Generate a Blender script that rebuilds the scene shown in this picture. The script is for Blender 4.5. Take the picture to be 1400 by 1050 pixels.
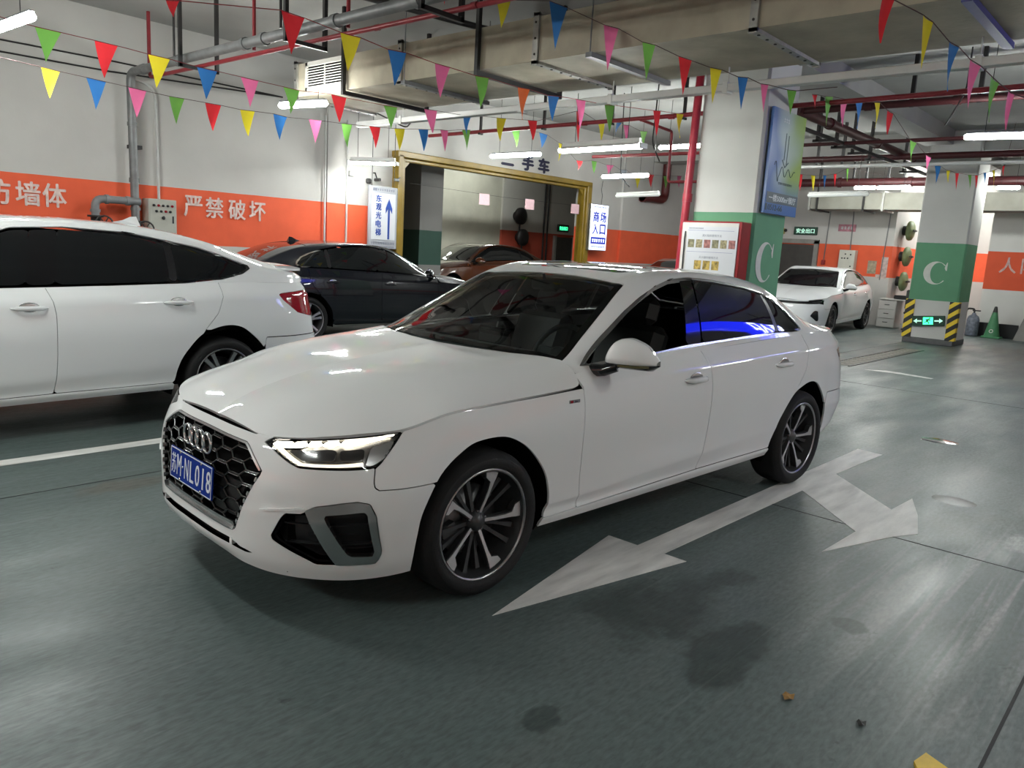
# Underground car park: white saloon on painted floor, bunting, ducts and pipes overhead.  Metres; x, y on the floor, z up.
import bpy, bmesh, math, random
import numpy as np
from mathutils import Vector, Matrix
for o in list(bpy.data.objects): bpy.data.objects.remove(o, do_unlink=True)
SC = bpy.context.scene; COL = SC.collection
random.seed(7)
# ---------------------------------------------------------------- camera, world, exposure
ROT = -0.0698                                   # the main car stands turned this much against the walls
def c2w(x, y): return (x * math.cos(ROT) - y * math.sin(ROT), x * math.sin(ROT) + y * math.cos(ROT))
cam_d = bpy.data.cameras.new('camera'); cam = bpy.data.objects.new('camera', cam_d); COL.objects.link(cam)
CAMP = (2.17016, 3.22575, 1.51192)
cy, cp, cr_ = -2.34571 + ROT, 0.17456, 0.05704
f = Vector((math.cos(cy) * math.cos(cp), math.sin(cy) * math.cos(cp), -math.sin(cp)))
r = Vector((math.sin(cy), -math.cos(cy), 0)); u = r.cross(f)
r2 = math.cos(cr_) * r + math.sin(cr_) * u; u2 = -math.sin(cr_) * r + math.cos(cr_) * u
px_, py_ = c2w(CAMP[0], CAMP[1])
cam.matrix_world = Matrix((( r2.x, u2.x, -f.x, px_), (r2.y, u2.y, -f.y, py_), (r2.z, u2.z, -f.z, CAMP[2]), (0, 0, 0, 1)))
cam_d.sensor_width = 36; cam_d.lens = 36 * 1060.30949 / 1400; cam_d.clip_start = .05; cam_d.clip_end = 200
SC.camera = cam
SC.view_settings.view_transform = 'Standard'; SC.view_settings.look = 'None'
SC.view_settings.gamma = 1; SC.view_settings.use_curve_mapping = False
SC.view_settings.exposure = 0.66
wd = bpy.data.worlds.new('dim_garage_air'); SC.world = wd; wd.use_nodes = True
wd.node_tree.nodes['Background'].inputs[0].default_value = (.75, .8, .85, 1)
wd.node_tree.nodes['Background'].inputs[1].default_value = .02
SC.cycles.use_denoising = True
SC.cycles.max_bounces = 8; SC.cycles.diffuse_bounces = 4; SC.cycles.glossy_bounces = 4; SC.cycles.transparent_max_bounces = 12
SC.cycles.sample_clamp_indirect = 6; SC.cycles.caustics_reflective = False; SC.cycles.caustics_refractive = False

# ---------------------------------------------------------------- numeric surface tools
def tang(P, k, creases=()):
    """three-point tangents of a point table P (n, ...) over knots k; creases keep one-sided tangents"""
    n = len(P); d = np.diff(k); sl = (P[1:] - P[:-1]) / d.reshape((-1,) + (1,) * (P.ndim - 1))
    L = np.empty_like(P); R = np.empty_like(P)
    for i in range(n):
        if i == 0: L[i] = R[i] = sl[0]
        elif i == n - 1: L[i] = R[i] = sl[-1]
        elif i in creases: L[i], R[i] = sl[i - 1], sl[i]
        else: L[i] = R[i] = (sl[i - 1] * d[i] + sl[i] * d[i - 1]) / (d[i - 1] + d[i])
    return L, R

def spline(P, k, x, creases=()):
    P = np.asarray(P, float); k = np.asarray(k, float); x = np.asarray(x, float)
    L, R = tang(P, k, creases)
    i = np.clip(np.searchsorted(k, x, 'right') - 1, 0, len(k) - 2)
    h = k[i + 1] - k[i]; t = (x - k[i]) / h
    sh = (-1,) + (1,) * (P.ndim - 1); t = t.reshape(sh); h = h.reshape(sh)
    return ((2*t**3 - 3*t*t + 1) * P[i] + (t**3 - 2*t*t + t) * h * R[i]
            + (3*t*t - 2*t**3) * P[i + 1] + (t**3 - t*t) * h * L[i + 1])

def lin(x, xs, ys): return np.interp(x, xs, ys)

class Patch:
    """tensor spline surface: rows x stations table -> dense grid"""
    def __init__(self, rows, du, dv, creases=(), edges=()):
        T = np.array(rows, float) * np.array([-1., 1., 1.])   # (rows, stations, 3), x forwards
        ku = np.concatenate([[0], np.cumsum(np.linalg.norm(np.diff(T, axis=1), axis=2).mean(0) + 1e-6)])
        kv = np.concatenate([[0], np.cumsum(np.linalg.norm(np.diff(T, axis=0), axis=2).mean(1) + 1e-6)])
        self.ku, self.kv = ku, kv
        def fill(k, d):
            out = []
            for a, b in zip(k[:-1], k[1:]):
                m = max(1, int(round((b - a) / d))); out += list(a + (b - a) * np.arange(m) / m)
            return np.array(out + [k[-1]])
        self.u, self.v = fill(ku, du), fill(kv, dv)
        A = spline(T.transpose(1, 0, 2), ku, self.u)               # (nu, rows, 3)
        G = spline(A.transpose(1, 0, 2), kv, self.v, creases)      # (nv, nu, 3)
        self.G = G
        self.A2 = np.stack(np.broadcast_arrays(self.u[None, :], G[..., 2]), -1)
        self.update()
    def update(self):
        G = self.G; nv, nu = G.shape[:2]
        gu = np.gradient(G, axis=1); gv = np.gradient(G, axis=0)
        N = np.cross(gu, gv); N /= np.linalg.norm(N, axis=2, keepdims=True) + 1e-12
        self.N = N
        idx = np.arange(nv * nu).reshape(nv, nu)
        self.F = np.stack([idx[:-1, :-1], idx[:-1, 1:], idx[1:, 1:], idx[1:, :-1]], -1).reshape(-1, 4)
        self.P = G.reshape(-1, 3); self.NN = N.reshape(-1, 3)

def poly_sd(poly, X):
    """signed distance to a closed 2D polygon, positive inside"""
    poly = np.asarray(poly, float); a = poly; b = np.roll(poly, -1, 0)
    d2 = np.full(len(X), 1e9); inside = np.zeros(len(X), bool)
    for p, q in zip(a, b):
        e = q - p; w = X - p
        t = np.clip((w @ e) / (e @ e + 1e-15), 0, 1)
        d2 = np.minimum(d2, ((w - t[:, None] * e) ** 2).sum(1))
        c = ((p[1] <= X[:, 1]) != (q[1] <= X[:, 1]))
        with np.errstate(divide='ignore', invalid='ignore'):
            xx = p[0] + (X[:, 1] - p[1]) * e[0] / (e[1] if e[1] else 1e-15)
        inside ^= c & (X[:, 0] < xx)
    d = np.sqrt(d2)
    return np.where(inside, d, -d)

def smooth_poly(P, r=.02, n=4):
    """round the corners of a polygon"""
    P = np.asarray(P, float); out = []; m = len(P)
    for i in range(m):
        a, b, c = P[i - 1], P[i], P[(i + 1) % m]
        la, lc = np.linalg.norm(a - b), np.linalg.norm(c - b)
        k = min(r, .45 * la, .45 * lc)
        p = b + (a - b) / la * k; q = b + (c - b) / lc * k
        for t in np.linspace(0, 1, n + 1): out.append((1 - t)**2 * p + 2 * t * (1 - t) * b + t * t * q)
    return np.array(out)

def clip_mesh(V, N, F, d):
    """keep the part of a polygon mesh where d >= 0 (linear cut)"""
    keep = d >= 0
    V = list(map(tuple, V)); N = list(map(tuple, N)); faces = []; cut = {}
    for f in F:
        k = [keep[i] for i in f]
        if all(k): faces.append(tuple(f)); continue
        if not any(k): continue
        out = []
        m = len(f)
        for j in range(m):
            a, b = f[j], f[(j + 1) % m]
            if keep[a]: out.append(a)
            if keep[a] != keep[b]:
                key = (a, b) if a < b else (b, a)
                if key not in cut:
                    t = d[a] / (d[a] - d[b]); t = min(max(t, 1e-4), 1 - 1e-4)
                    va, vb = np.array(V[a]), np.array(V[b]); na, nb = np.array(N[a]), np.array(N[b])
                    cut[key] = len(V); V.append(tuple(va + (vb - va) * t)); N.append(tuple(na + (nb - na) * t))
                out.append(cut[key])
        if len(out) >= 3: faces.append(tuple(out))
    return compact(np.array(V), np.array(N), faces)

def compact(V, N, faces):
    used = sorted({i for f in faces for i in f}); m = {o: i for i, o in enumerate(used)}
    if not used: return np.zeros((0, 3)), np.zeros((0, 3)), []
    return V[used], N[used], [tuple(m[i] for i in f) for f in faces]

def patch_piece(pt, coords, cutters):
    """cut one patch by a list of (polygon, inside?, gap) in the given 2D coords; returns V, N, F"""
    X = coords.reshape(-1, 2); d = np.full(len(X), 9.)
    lo = X.min(0); hi = X.max(0)
    for poly, inside, gap in cutters:
        s = poly_sd(poly, X)
        d = np.minimum(d, (s if inside else -s) - gap)
    F = pt.F; kk = (d >= 0)[F].any(1)
    return clip_mesh(pt.P, pt.NN, [tuple(f) for f in F[kk].tolist()], d)

# ---------------------------------------------------------------- the saloon's body tables (s rearwards from the front axle, y left, z up)
SIDE = [-.2, 0, .35, .6, 1.1, 1.7, 2.3, 2.6, 2.9, 3.25]
def row(front, ys, zs, rear): return list(front) + [(s, y, z) for s, y, z in zip(SIDE, ys, zs)] + list(rear)
def lower_rows():
    R = []
    R.append(row([(-.885,0,.225),(-.875,.25,.22),(-.85,.42,.205),(-.79,.55,.192),(-.715,.65,.187),(-.62,.74,.186),(-.45,.825,.19)],
        [.85,.855,.862,.865,.865,.865,.865,.862,.86,.855],[.20,.215,.232,.234,.24,.25,.26,.265,.28,.30],
        [(3.55,.78,.30),(3.76,.62,.30),(3.85,.36,.30),(3.87,0,.30)]))
    R.append(row([(-.905,0,.262),(-.895,.25,.26),(-.868,.42,.255),(-.815,.555,.25),(-.738,.66,.247),(-.643,.755,.245),(-.46,.845,.245)],
        [.868,.875,.884,.886,.886,.886,.886,.884,.88,.872],[.25,.26,.272,.275,.281,.29,.30,.305,.32,.35],
        [(3.57,.81,.35),(3.80,.65,.35),(3.89,.38,.35),(3.92,0,.35)]))
    R.append(row([(-.893,0,.335),(-.888,.25,.335),(-.868,.42,.335),(-.818,.57,.335),(-.75,.677,.335),(-.658,.767,.335),(-.465,.862,.335)],
        [.882,.886,.884,.882,.882,.882,.882,.882,.882,.875],[.31,.31,.305,.306,.312,.32,.33,.335,.36,.42],
        [(3.59,.825,.42),(3.84,.67,.42),(3.93,.39,.42),(3.96,0,.42)]))
    R.append(row([(-.895,0,.44),(-.888,.25,.44),(-.866,.42,.44),(-.822,.57,.44),(-.755,.687,.44),(-.663,.782,.44),(-.465,.88,.44)],
        [.90,.903,.903,.903,.904,.905,.906,.906,.905,.888],[.42,.40,.352,.352,.378,.408,.438,.455,.48,.52],
        [(3.62,.84,.52),(3.87,.69,.52),(3.965,.41,.52),(3.985,0,.52)]))
    R.append(row([(-.885,0,.56),(-.876,.25,.56),(-.85,.43,.56),(-.805,.585,.56),(-.738,.695,.56),(-.645,.787,.56),(-.455,.885,.56)],
        [.908,.914,.915,.916,.917,.917,.917,.917,.915,.892],[.56,.56,.55,.55,.56,.57,.59,.60,.62,.64],
        [(3.60,.838,.64),(3.83,.70,.64),(3.92,.42,.64),(3.95,0,.64)]))
    R.append(row([(-.842,0,.655),(-.836,.25,.655),(-.812,.445,.655),(-.765,.592,.66),(-.702,.69,.665),(-.615,.773,.67),(-.435,.86,.68)],
        [.897,.911,.918,.920,.922,.922,.922,.921,.915,.888],[.70,.71,.715,.72,.73,.74,.75,.76,.78,.79],
        [(3.58,.828,.79),(3.80,.71,.79),(3.90,.44,.79),(3.93,0,.79)]))
    R.append(row([(-.80,0,.724),(-.797,.25,.722),(-.775,.45,.724),(-.722,.595,.740),(-.657,.68,.755),(-.568,.752,.768),(-.41,.822,.782)],
        [.866,.880,.893,.899,.903,.905,.905,.902,.895,.866],[.836,.851,.869,.883,.896,.91,.925,.932,.938,.943],
        [(3.56,.795,.945),(3.77,.69,.945),(3.88,.45,.945),(3.915,0,.945)]))
    R.append(row([(-.785,0,.730),(-.782,.24,.728),(-.76,.437,.732),(-.708,.58,.748),(-.643,.665,.763),(-.555,.735,.777),(-.40,.803,.795)],
        [.846,.858,.868,.852,.848,.845,.840,.836,.83,.80],[.858,.878,.912,.945,.972,.998,.1+.922,1.033,1.042,1.043],
        [(3.53,.735,1.04),(3.72,.63,1.04),(3.83,.42,1.047),(3.865,0,1.05)]))
    return R
US = [.36,.48,.60,.80,1.0,1.2,1.45,1.75,2.1,2.45,2.75,2.95,3.15,3.35,3.55,3.75,3.87]
U_SPEC = dict(
    belt=[(.868,.912),(.86,.93),(.852,.945),(.85,.957),(.849,.967),(.848,.977),(.846,.987),(.845,1.0),(.842,1.016),(.838,1.029),(.833,1.038),(.829,1.042),(.812,1.043),(.787,1.043),(.732,1.04),(.61,1.042),(.42,1.046)],
    top=[(.80,.935),(.785,.952),(.80,.972),(.765,1.050),(.724,1.154),(.688,1.255),(.655,1.358),(.642,1.400),(.646,1.384),(.656,1.342),(.674,1.277),(.704,1.182),(.755,1.075),(.74,1.058),(.69,1.052),(.57,1.05),(.39,1.052)],
    rail=[(.77,.945),(.75,.965),(.732,.992),(.685,1.100),(.632,1.213),(.584,1.325),(.568,1.402),(.572,1.428),(.574,1.420),(.572,1.390),(.57,1.338),(.575,1.272),(.60,1.175),(.63,1.095),(.61,1.066),(.52,1.056),(.36,1.055)],
    centre=[.975,1.025,1.082,1.175,1.268,1.352,1.416,1.445,1.444,1.424,1.378,1.31,1.215,1.125,1.078,1.064,1.058])
def upper_rows(sp, S=US):
    b, t, r, c = (sp[k] for k in ('belt', 'top', 'rail', 'centre'))
    rows = [[(s, *p) for s, p in zip(S, b)]]
    rows.append([(s, (p[0] + q[0]) / 2 + .018 * min(1, (q[1] - p[1]) / .25), (p[1] + q[1]) / 2) for s, p, q in zip(S, b, t)])
    rows.append([(s, *p) for s, p in zip(S, t)])
    rows.append([(s, *p) for s, p in zip(S, r)])
    for f, k in ((.82, .58), (.5, .2), (.2, .03), (0, 0)):
        rows.append([(s, p[0] * f, z - (z - p[1]) * k) for s, p, z in zip(S, r, c)])
    return rows
HC = ([-.79,-.7,-.6,-.44,-.2,0,.2,.4,.6,.75],[.732,.785,.824,.872,.918,.946,.97,.990,1.008,1.02])
def hood_rows(R6):
    st = R6[:11]                              # leading edge and crease from the nose to the door
    sp = [-.79,-.755,-.69,-.595,-.50,-.38,-.2,0,.2,.42,.62]
    ex = [1.5,1.6,1.8,2.2,2.5,2.8,3.4,4.5,6.0,9.0,14.0]
    rows = []
    for t in (0, .05, .12, .22, .36, .52, .7, .86, 1):
        r = []
        for (s, y, z), c, e in zip(st, sp, ex):
            ss = s + (c - s) * t; yy = y * (1 - t)
            zc = lin(c, *HC)
            pw = .010 * math.exp(-((t - .40) / .07) ** 2) * min(1, max(0, (s + .75) * 2))
            r.append((ss, yy, z + (zc - z) * (1 - (1 - t) ** e) + pw * 0))
        rows.append(r)
    return rows

# ---------------------------------------------------------------- Blender helpers
def lin1(c): c /= 255; return c / 12.92 if c <= .04045 else ((c + .055) / 1.055) ** 2.4
def rgb(*c): return tuple(lin1(float(v)) for v in c) + (1,)
MATS = {}
def mat(name, col, rough=.5, metal=0., coat=0., emit=0., emitcol=None, noise=0., nscale=8., bump=0., bscale=60., trans=0., alpha=1., spec=.5, ior=1.45, stretch=None):
    """Principled material with optional procedural mottling and relief"""
    if name in MATS: return MATS[name]
    m = bpy.data.materials.new(name); m.use_nodes = True; MATS[name] = m
    nt = m.node_tree; b = nt.nodes['Principled BSDF']
    col = tuple(col) if len(col) == 4 else tuple(col) + (1,)
    b.inputs['Base Color'].default_value = col; b.inputs['Roughness'].default_value = rough
    b.inputs['Metallic'].default_value = metal; b.inputs['Coat Weight'].default_value = coat; b.inputs['Coat Roughness'].default_value = .03
    b.inputs['Specular IOR Level'].default_value = spec; b.inputs['IOR'].default_value = ior
    b.inputs['Transmission Weight'].default_value = trans; b.inputs['Alpha'].default_value = alpha
    if emit:
        b.inputs['Emission Color'].default_value = emitcol or col; b.inputs['Emission Strength'].default_value = emit
    if noise or bump:
        tc = nt.nodes.new('ShaderNodeTexCoord'); mp = nt.nodes.new('ShaderNodeMapping')
        if stretch: mp.inputs['Scale'].default_value = stretch
        nt.links.new(tc.outputs['Object'], mp.inputs['Vector'])
    if noise:
        n = nt.nodes.new('ShaderNodeTexNoise'); n.inputs['Scale'].default_value = nscale; n.inputs['Detail'].default_value = 6
        nt.links.new(mp.outputs[0], n.inputs['Vector'])
        r = nt.nodes.new('ShaderNodeValToRGB'); r.color_ramp.elements[0].position = .3; r.color_ramp.elements[1].position = .7
        r.color_ramp.elements[0].color = tuple(v * (1 - noise) for v in col[:3]) + (1,); r.color_ramp.elements[1].color = col
        nt.links.new(n.outputs['Fac'], r.inputs['Fac']); nt.links.new(r.outputs[0], b.inputs['Base Color'])
    if bump:
        n2 = nt.nodes.new('ShaderNodeTexNoise'); n2.inputs['Scale'].default_value = bscale; n2.inputs['Detail'].default_value = 4
        nt.links.new(mp.outputs[0], n2.inputs['Vector'])
        bp = nt.nodes.new('ShaderNodeBump'); bp.inputs['Strength'].default_value = bump; bp.inputs['Distance'].default_value = .01
        nt.links.new(n2.outputs['Fac'], bp.inputs['Height']); nt.links.new(bp.outputs[0], b.inputs['Normal'])
    return m

def link(name, me, parent=None, loc=None, rot=None):
    o = bpy.data.objects.new(name, me); COL.objects.link(o)
    if parent is not None: o.parent = parent
    if loc is not None: o.location = loc
    if rot is not None: o.rotation_euler = rot
    return o
def empty(name, label=None, cat=None, loc=(0, 0, 0), rz=0., group=None, rot=None):
    o = link(name, None, None, loc, rot or (0, 0, rz)); o.empty_display_size = .1
    return tag(o, label, cat, group)
def tag(o, label=None, cat=None, group=None, kind=None):
    if label: o['label'] = label
    if cat: o['category'] = cat
    if group: o['group'] = group
    if kind: o['kind'] = kind
    return o
def mesh(name, V, F, m, parent=None, N=None, smooth=False, loc=None, rot=None):
    me = bpy.data.meshes.new(name); me.from_pydata([tuple(map(float, v)) for v in V], [], [tuple(map(int, f)) for f in F]); me.update()
    if m is not None: me.materials.append(m)
    if smooth or N is not None: me.polygons.foreach_set('use_smooth', [True] * len(me.polygons))
    if N is not None and len(V): me.normals_split_custom_set_from_vertices([tuple(map(float, n)) for n in N])
    return link(name, me, parent, loc, rot)

class MB:
    """collects simple solids into one mesh"""
    def __init__(s): s.V = []; s.F = []; s.S = []
    def add(s, V, F, smooth=False, M=None):
        k = len(s.V)
        for v in V:
            v = Vector(v); s.V.append(tuple(M @ v) if M is not None else tuple(v))
        for f in F: s.F.append(tuple(i + k for i in f)); s.S.append(smooth)
        return s
    def box(s, c, d, M=None, rz=0., bev=0.):
        x, y, z = d[0] / 2, d[1] / 2, d[2] / 2
        b = min(bev, x * .9, y * .9, z * .9)
        if b <= 0:
            V = [(i * x, j * y, k * z) for i in (-1, 1) for j in (-1, 1) for k in (-1, 1)]
            F = [(0, 1, 3, 2), (4, 6, 7, 5), (0, 4, 5, 1), (2, 3, 7, 6), (0, 2, 6, 4), (1, 5, 7, 3)]
        else:                                                    # chamfered box: 24 vertices
            V = []; ix = {}
            for i in (-1, 1):
                for j in (-1, 1):
                    for k in (-1, 1):
                        ix[i, j, k] = len(V)
                        V += [(i * x, j * (y - b), k * (z - b)), (i * (x - b), j * y, k * (z - b)), (i * (x - b), j * (y - b), k * z)]
            F = []
            for a in range(3):
                for sgn in (-1, 1):
                    q = []
                    for p, r in ((-1, -1), (1, -1), (1, 1), (-1, 1)):
                        key = [0, 0, 0]; key[a] = sgn; key[(a + 1) % 3] = p; key[(a + 2) % 3] = r
                        q.append(ix[tuple(key)] + a)
                    F.append(tuple(q if sgn > 0 else q[::-1]))
                for p in (-1, 1):
                    for r in (-1, 1):
                        k1 = [0, 0, 0]; k2 = [0, 0, 0]
                        k1[a] = -1; k2[a] = 1
                        for k in (k1, k2): k[(a + 1) % 3] = p; k[(a + 2) % 3] = r
                        A, B = ix[tuple(k1)], ix[tuple(k2)]; m1, m2 = (a + 1) % 3, (a + 2) % 3
                        q = (A + m1, B + m1, B + m2, A + m2); F.append(q if p * r > 0 else q[::-1])
            for key, i0 in ix.items():
                q = (i0, i0 + 1, i0 + 2); F.append(q if key[0] * key[1] * key[2] > 0 else q[::-1])
        T = Matrix.Translation(c) @ Matrix.Rotation(rz, 4, 'Z')
        return s.add(V, F, False, (M @ T) if M is not None else T)
    def tube(s, pts, rad, n=10, cap=True, smooth=True):
        pts = [Vector(p) for p in pts]; rads = rad if isinstance(rad, (list, tuple)) else [rad] * len(pts)
        V = []; F = []; ref = None
        for i, p in enumerate(pts):
            d = (pts[min(i + 1, len(pts) - 1)] - pts[max(i - 1, 0)]).normalized()
            if ref is None: ref = d.orthogonal().normalized()
            ref = (ref - d * ref.dot(d)).normalized(); b = d.cross(ref)
            for k in range(n):
                a = 2 * math.pi * k / n; V.append(p + (ref * math.cos(a) + b * math.sin(a)) * rads[i])
        for i in range(len(pts) - 1):
            for k in range(n): F.append((i * n + k, i * n + (k + 1) % n, (i + 1) * n + (k + 1) % n, (i + 1) * n + k))
        s.add(V, F, smooth)
        if cap: s.add(V[:n], [tuple(range(n))[::-1]]); s.add(V[-n:], [tuple(range(n))])
        return s
    def lathe(s, prof, n=32, M=None, smooth=True, a0=0., a1=2 * math.pi):
        """profile of (radius, axis) turned about local z"""
        full = abs(a1 - a0 - 2 * math.pi) < 1e-6; m = n if full else n + 1
        V = [(r * math.cos(a0 + (a1 - a0) * k / n), r * math.sin(a0 + (a1 - a0) * k / n), z) for r, z in prof for k in range(m)]; F = []
        for i in range(len(prof) - 1):
            for k in range(n): F.append((i * m + k, i * m + (k + 1) % m, (i + 1) * m + (k + 1) % m, (i + 1) * m + k))
        return s.add(V, F, smooth, M)
    def prism(s, poly, z0, z1, M=None):
        n = len(poly)
        ar = sum(poly[i][0] * poly[(i + 1) % n][1] - poly[(i + 1) % n][0] * poly[i][1] for i in range(n))
        if ar < 0: poly = poly[::-1]
        V = [(x, y, z0) for x, y in poly] + [(x, y, z1) for x, y in poly]
        F = [tuple(range(n))[::-1], tuple(range(n, 2 * n))] + [(i, (i + 1) % n, n + (i + 1) % n, n + i) for i in range(n)]
        return s.add(V, F, False, M)
    def sphere(s, c, r, n=12, m=8, sq=None):
        r = r if isinstance(r, (tuple, list)) else (r, r, r); V = []; F = []
        for i in range(m + 1):
            t = math.pi * i / m
            for k in range(n):
                a = 2 * math.pi * k / n; d = [math.sin(t) * math.cos(a), math.sin(t) * math.sin(a), math.cos(t)]
                if sq: d = [math.copysign(abs(q) ** sq, q) for q in d]
                V.append((c[0] + r[0] * d[0], c[1] + r[1] * d[1], c[2] + r[2] * d[2]))
        for i in range(m):
            for k in range(n): F.append((i * n + k, (i + 1) * n + k, (i + 1) * n + (k + 1) % n, i * n + (k + 1) % n))
        return s.add(V, F, True)
    def build(s, name, m, parent=None, loc=None, rot=None):
        o = mesh(name, s.V, s.F, m, parent, None, False, loc, rot)
        if any(s.S): o.data.polygons.foreach_set('use_smooth', s.S)
        return o
def arc(c, r, a0, a1, ax='z', n=6):
    """points of an arc about c in the plane across axis ax"""
    out = []
    for i in range(n + 1):
        a = a0 + (a1 - a0) * i / n; p, q = r * math.cos(a), r * math.sin(a)
        out.append((c[0] + (p if ax != 'x' else 0), c[1] + (q if ax == 'z' else p if ax == 'x' else 0), c[2] + (q if ax != 'z' else 0)))
    return out
def text_mesh(s, size, ext=.001, align='CENTER', bold=0.):
    cu = bpy.data.curves.new('text', 'FONT'); cu.body = s; cu.size = size; cu.extrude = ext; cu.align_x = align; cu.align_y = 'CENTER'; 
    cu.resolution_u = 3
    o = bpy.data.objects.new('text', cu); COL.objects.link(o)
    dg = bpy.context.evaluated_depsgraph_get(); me = bpy.data.meshes.new_from_object(o.evaluated_get(dg))
    bpy.data.objects.remove(o, do_unlink=True); bpy.data.curves.remove(cu)
    return me
def text(name, s, size, m, M, parent=None, ext=.001, bold=0., sx=1., fit=None):
    """flat lettering; M takes text x to its right, y to its up, z to its front; fit = (width, height) box"""
    me = text_mesh(s, size, ext, 'CENTER', bold)
    if not len(me.vertices): print('EMPTY TEXT', s)
    if bold and len(me.vertices):                                  # heavier strokes: the outline repeated a little to each side
        bm = bmesh.new()
        for dx, dy in ((-bold, 0), (bold, 0), (0, bold * .8), (0, -bold * .8)):
            k = len(bm.verts); bm.from_mesh(me); bm.verts.ensure_lookup_table()
            for v in bm.verts[k:]: v.co.x += dx; v.co.y += dy; v.co.z += (dx + dy * 2) * .01
        bm.to_mesh(me); bm.free()
    if fit:
        n = len(me.vertices); co = np.empty(n * 3); me.vertices.foreach_get('co', co); co = co.reshape(-1, 3)
        a, b = co.min(0), co.max(0); c = (a + b) / 2
        for k in (0, 1):
            if fit[k]: co[:, k] = (co[:, k] - c[k]) * fit[k] / (b[k] - a[k])
        me.vertices.foreach_set('co', co.ravel())
    me.transform(M @ Matrix.Diagonal((sx, 1, 1, 1))); me.materials.clear(); me.materials.append(m); me.name = name; me.update()
    return link(name, me, parent)
def face_M(loc, right, up):
    r = Vector(right).normalized(); q = Vector(up).normalized(); f = r.cross(q)
    return Matrix(((r.x, q.x, f.x, loc[0]), (r.y, q.y, f.y, loc[1]), (r.z, q.z, f.z, loc[2]), (0, 0, 0, 1)))
def dup(o, parent=None, **k):
    """copy of an object with copies of its children"""
    c = o.copy(); COL.objects.link(c)
    if parent is not None: c.parent = parent
    for ch in list(o.children): dup(ch, c)
    for a, b in k.items(): setattr(c, a, b)
    return c

# ---------------------------------------------------------------- cars: shell, panels, wheels
def us(s): return float(np.interp(s, STS, LKU))
class Shell:
    """the three body patches of a car; warp(s, y, z) reshapes the saloon tables into another car"""
    def __init__(c, root, spec=None, warp=None, d=.014):
        c.root = root
        c.L = Patch(lower_rows(), d, d * .86, creases=(3, 6)); c.U = Patch(upper_rows(spec or U_SPEC), d, d); c.H = Patch(hood_rows(lower_rows()[6]), d, d)
        c.co = {}
        for k, p in (('L', c.L), ('U', c.U), ('H', c.H)):
            vv = np.broadcast_to(p.v[:, None], p.G.shape[:2]).ravel()
            P = p.P; uu = np.broadcast_to(p.u[None, :], p.G.shape[:2]).ravel()
            c.co[k, 'uz'] = (np.stack([uu, P[:, 2]], -1), None)
            c.co[k, 'xy'] = (P[:, :2].copy(), None)
            c.co[k, 'sz'] = (np.stack([-P[:, 0], P[:, 2]], -1), (vv < p.kv[3] + .02) if k == 'U' else None)
            if warp:
                G = p.G; s, y, z = warp(-G[..., 0], G[..., 1], G[..., 2]); p.G = np.stack([-s, y, z], -1); p.update()
    def cut(c, which, cutters):
        pt = {'L': c.L, 'U': c.U, 'H': c.H}[which]; d = np.full(len(pt.P), 9.)
        for cu in cutters:
            poly, inside, gap, key = cu; X, mask = c.co[which, key]; s = poly_sd(poly, X)
            if mask is not None: s = np.where(mask, s, -9.)
            d = np.minimum(d, (s if inside else -s) - gap)
        kk = (d >= 0)[pt.F].any(1)
        return clip_mesh(pt.P, pt.NN, [tuple(f) for f in pt.F[kk].tolist()], d)
    def piece(c, name, which, cutters, m, inset=0., flange=.012, mode='pair', parent=None, label=None):
        V, N, F = c.cut(which, cutters)
        if not len(F): print('EMPTY PIECE', name); return None
        V = V - N * inset; p = parent if parent is not None else c.root
        out = []
        for side in ((1,) if mode in ('left', 'both') else (-1,) if mode == 'right' else (1, -1)):
            V2, N2, F2 = flanged(V, N, F, flange)
            if mode == 'both':
                Vm, Nm, Fm = mirrored(V2, N2, F2); n = len(V2)
                V2 = np.concatenate([V2, Vm]); N2 = np.concatenate([N2, Nm]); F2 = F2 + [tuple(i + n for i in f) for f in Fm]
            elif side < 0: V2, N2, F2 = mirrored(V2, N2, F2)
            o = mesh(name, V2, F2, m, p[0 if side > 0 else 1] if isinstance(p, (list, tuple)) else p, N2)
            if label: o['label'] = label
            out.append(o)
        return out
def mirrored(V, N, F):
    k = np.array([1, -1, 1.]); return V * k, N * k, [tuple(f[::-1]) for f in F]
def flanged(V, N, F, depth):
    """fold the open edges of a panel inwards so that it has thickness"""
    if not depth: return V, N, list(F)
    E = {}
    for f in F:
        for a, b in zip(f, f[1:] + f[:1]):
            E[a, b] = 1
    bd = [(a, b) for (a, b) in E if (b, a) not in E and not (abs(V[a][1]) < 2e-3 and abs(V[b][1]) < 2e-3)]
    V2 = list(V); N2 = list(N); F2 = list(F); ix = {}
    for a, b in bd:
        t = V[b] - V[a]; nrm = np.cross(t, N[a]); nrm = nrm / (np.linalg.norm(nrm) + 1e-9)
        k = len(V2)
        V2 += [V[a], V[b], V[b] - N[b] * depth, V[a] - N[a] * depth]; N2 += [nrm] * 4
        F2.append((k + 3, k + 2, k + 1, k)[::-1] if False else (k + 1, k, k + 3, k + 2))
    return np.array(V2), np.array(N2), F2
def inset_poly(poly, d):
    """move the edges of a polygon inwards"""
    P = np.asarray(poly, float); n = len(P)
    ar = sum(P[i][0] * P[(i + 1) % n][1] - P[(i + 1) % n][0] * P[i][1] for i in range(n)); sg = 1 if ar > 0 else -1
    out = []
    for i in range(n):
        a, b, c = P[i - 1], P[i], P[(i + 1) % n]
        n1 = np.array([-(b - a)[1], (b - a)[0]]); n1 /= np.linalg.norm(n1) + 1e-9
        n2 = np.array([-(c - b)[1], (c - b)[0]]); n2 /= np.linalg.norm(n2) + 1e-9
        k = n1 + n2; k /= max(.35, (k @ k) / 2) ; out.append(b + sg * d * k)
    return np.array(out)

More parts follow.
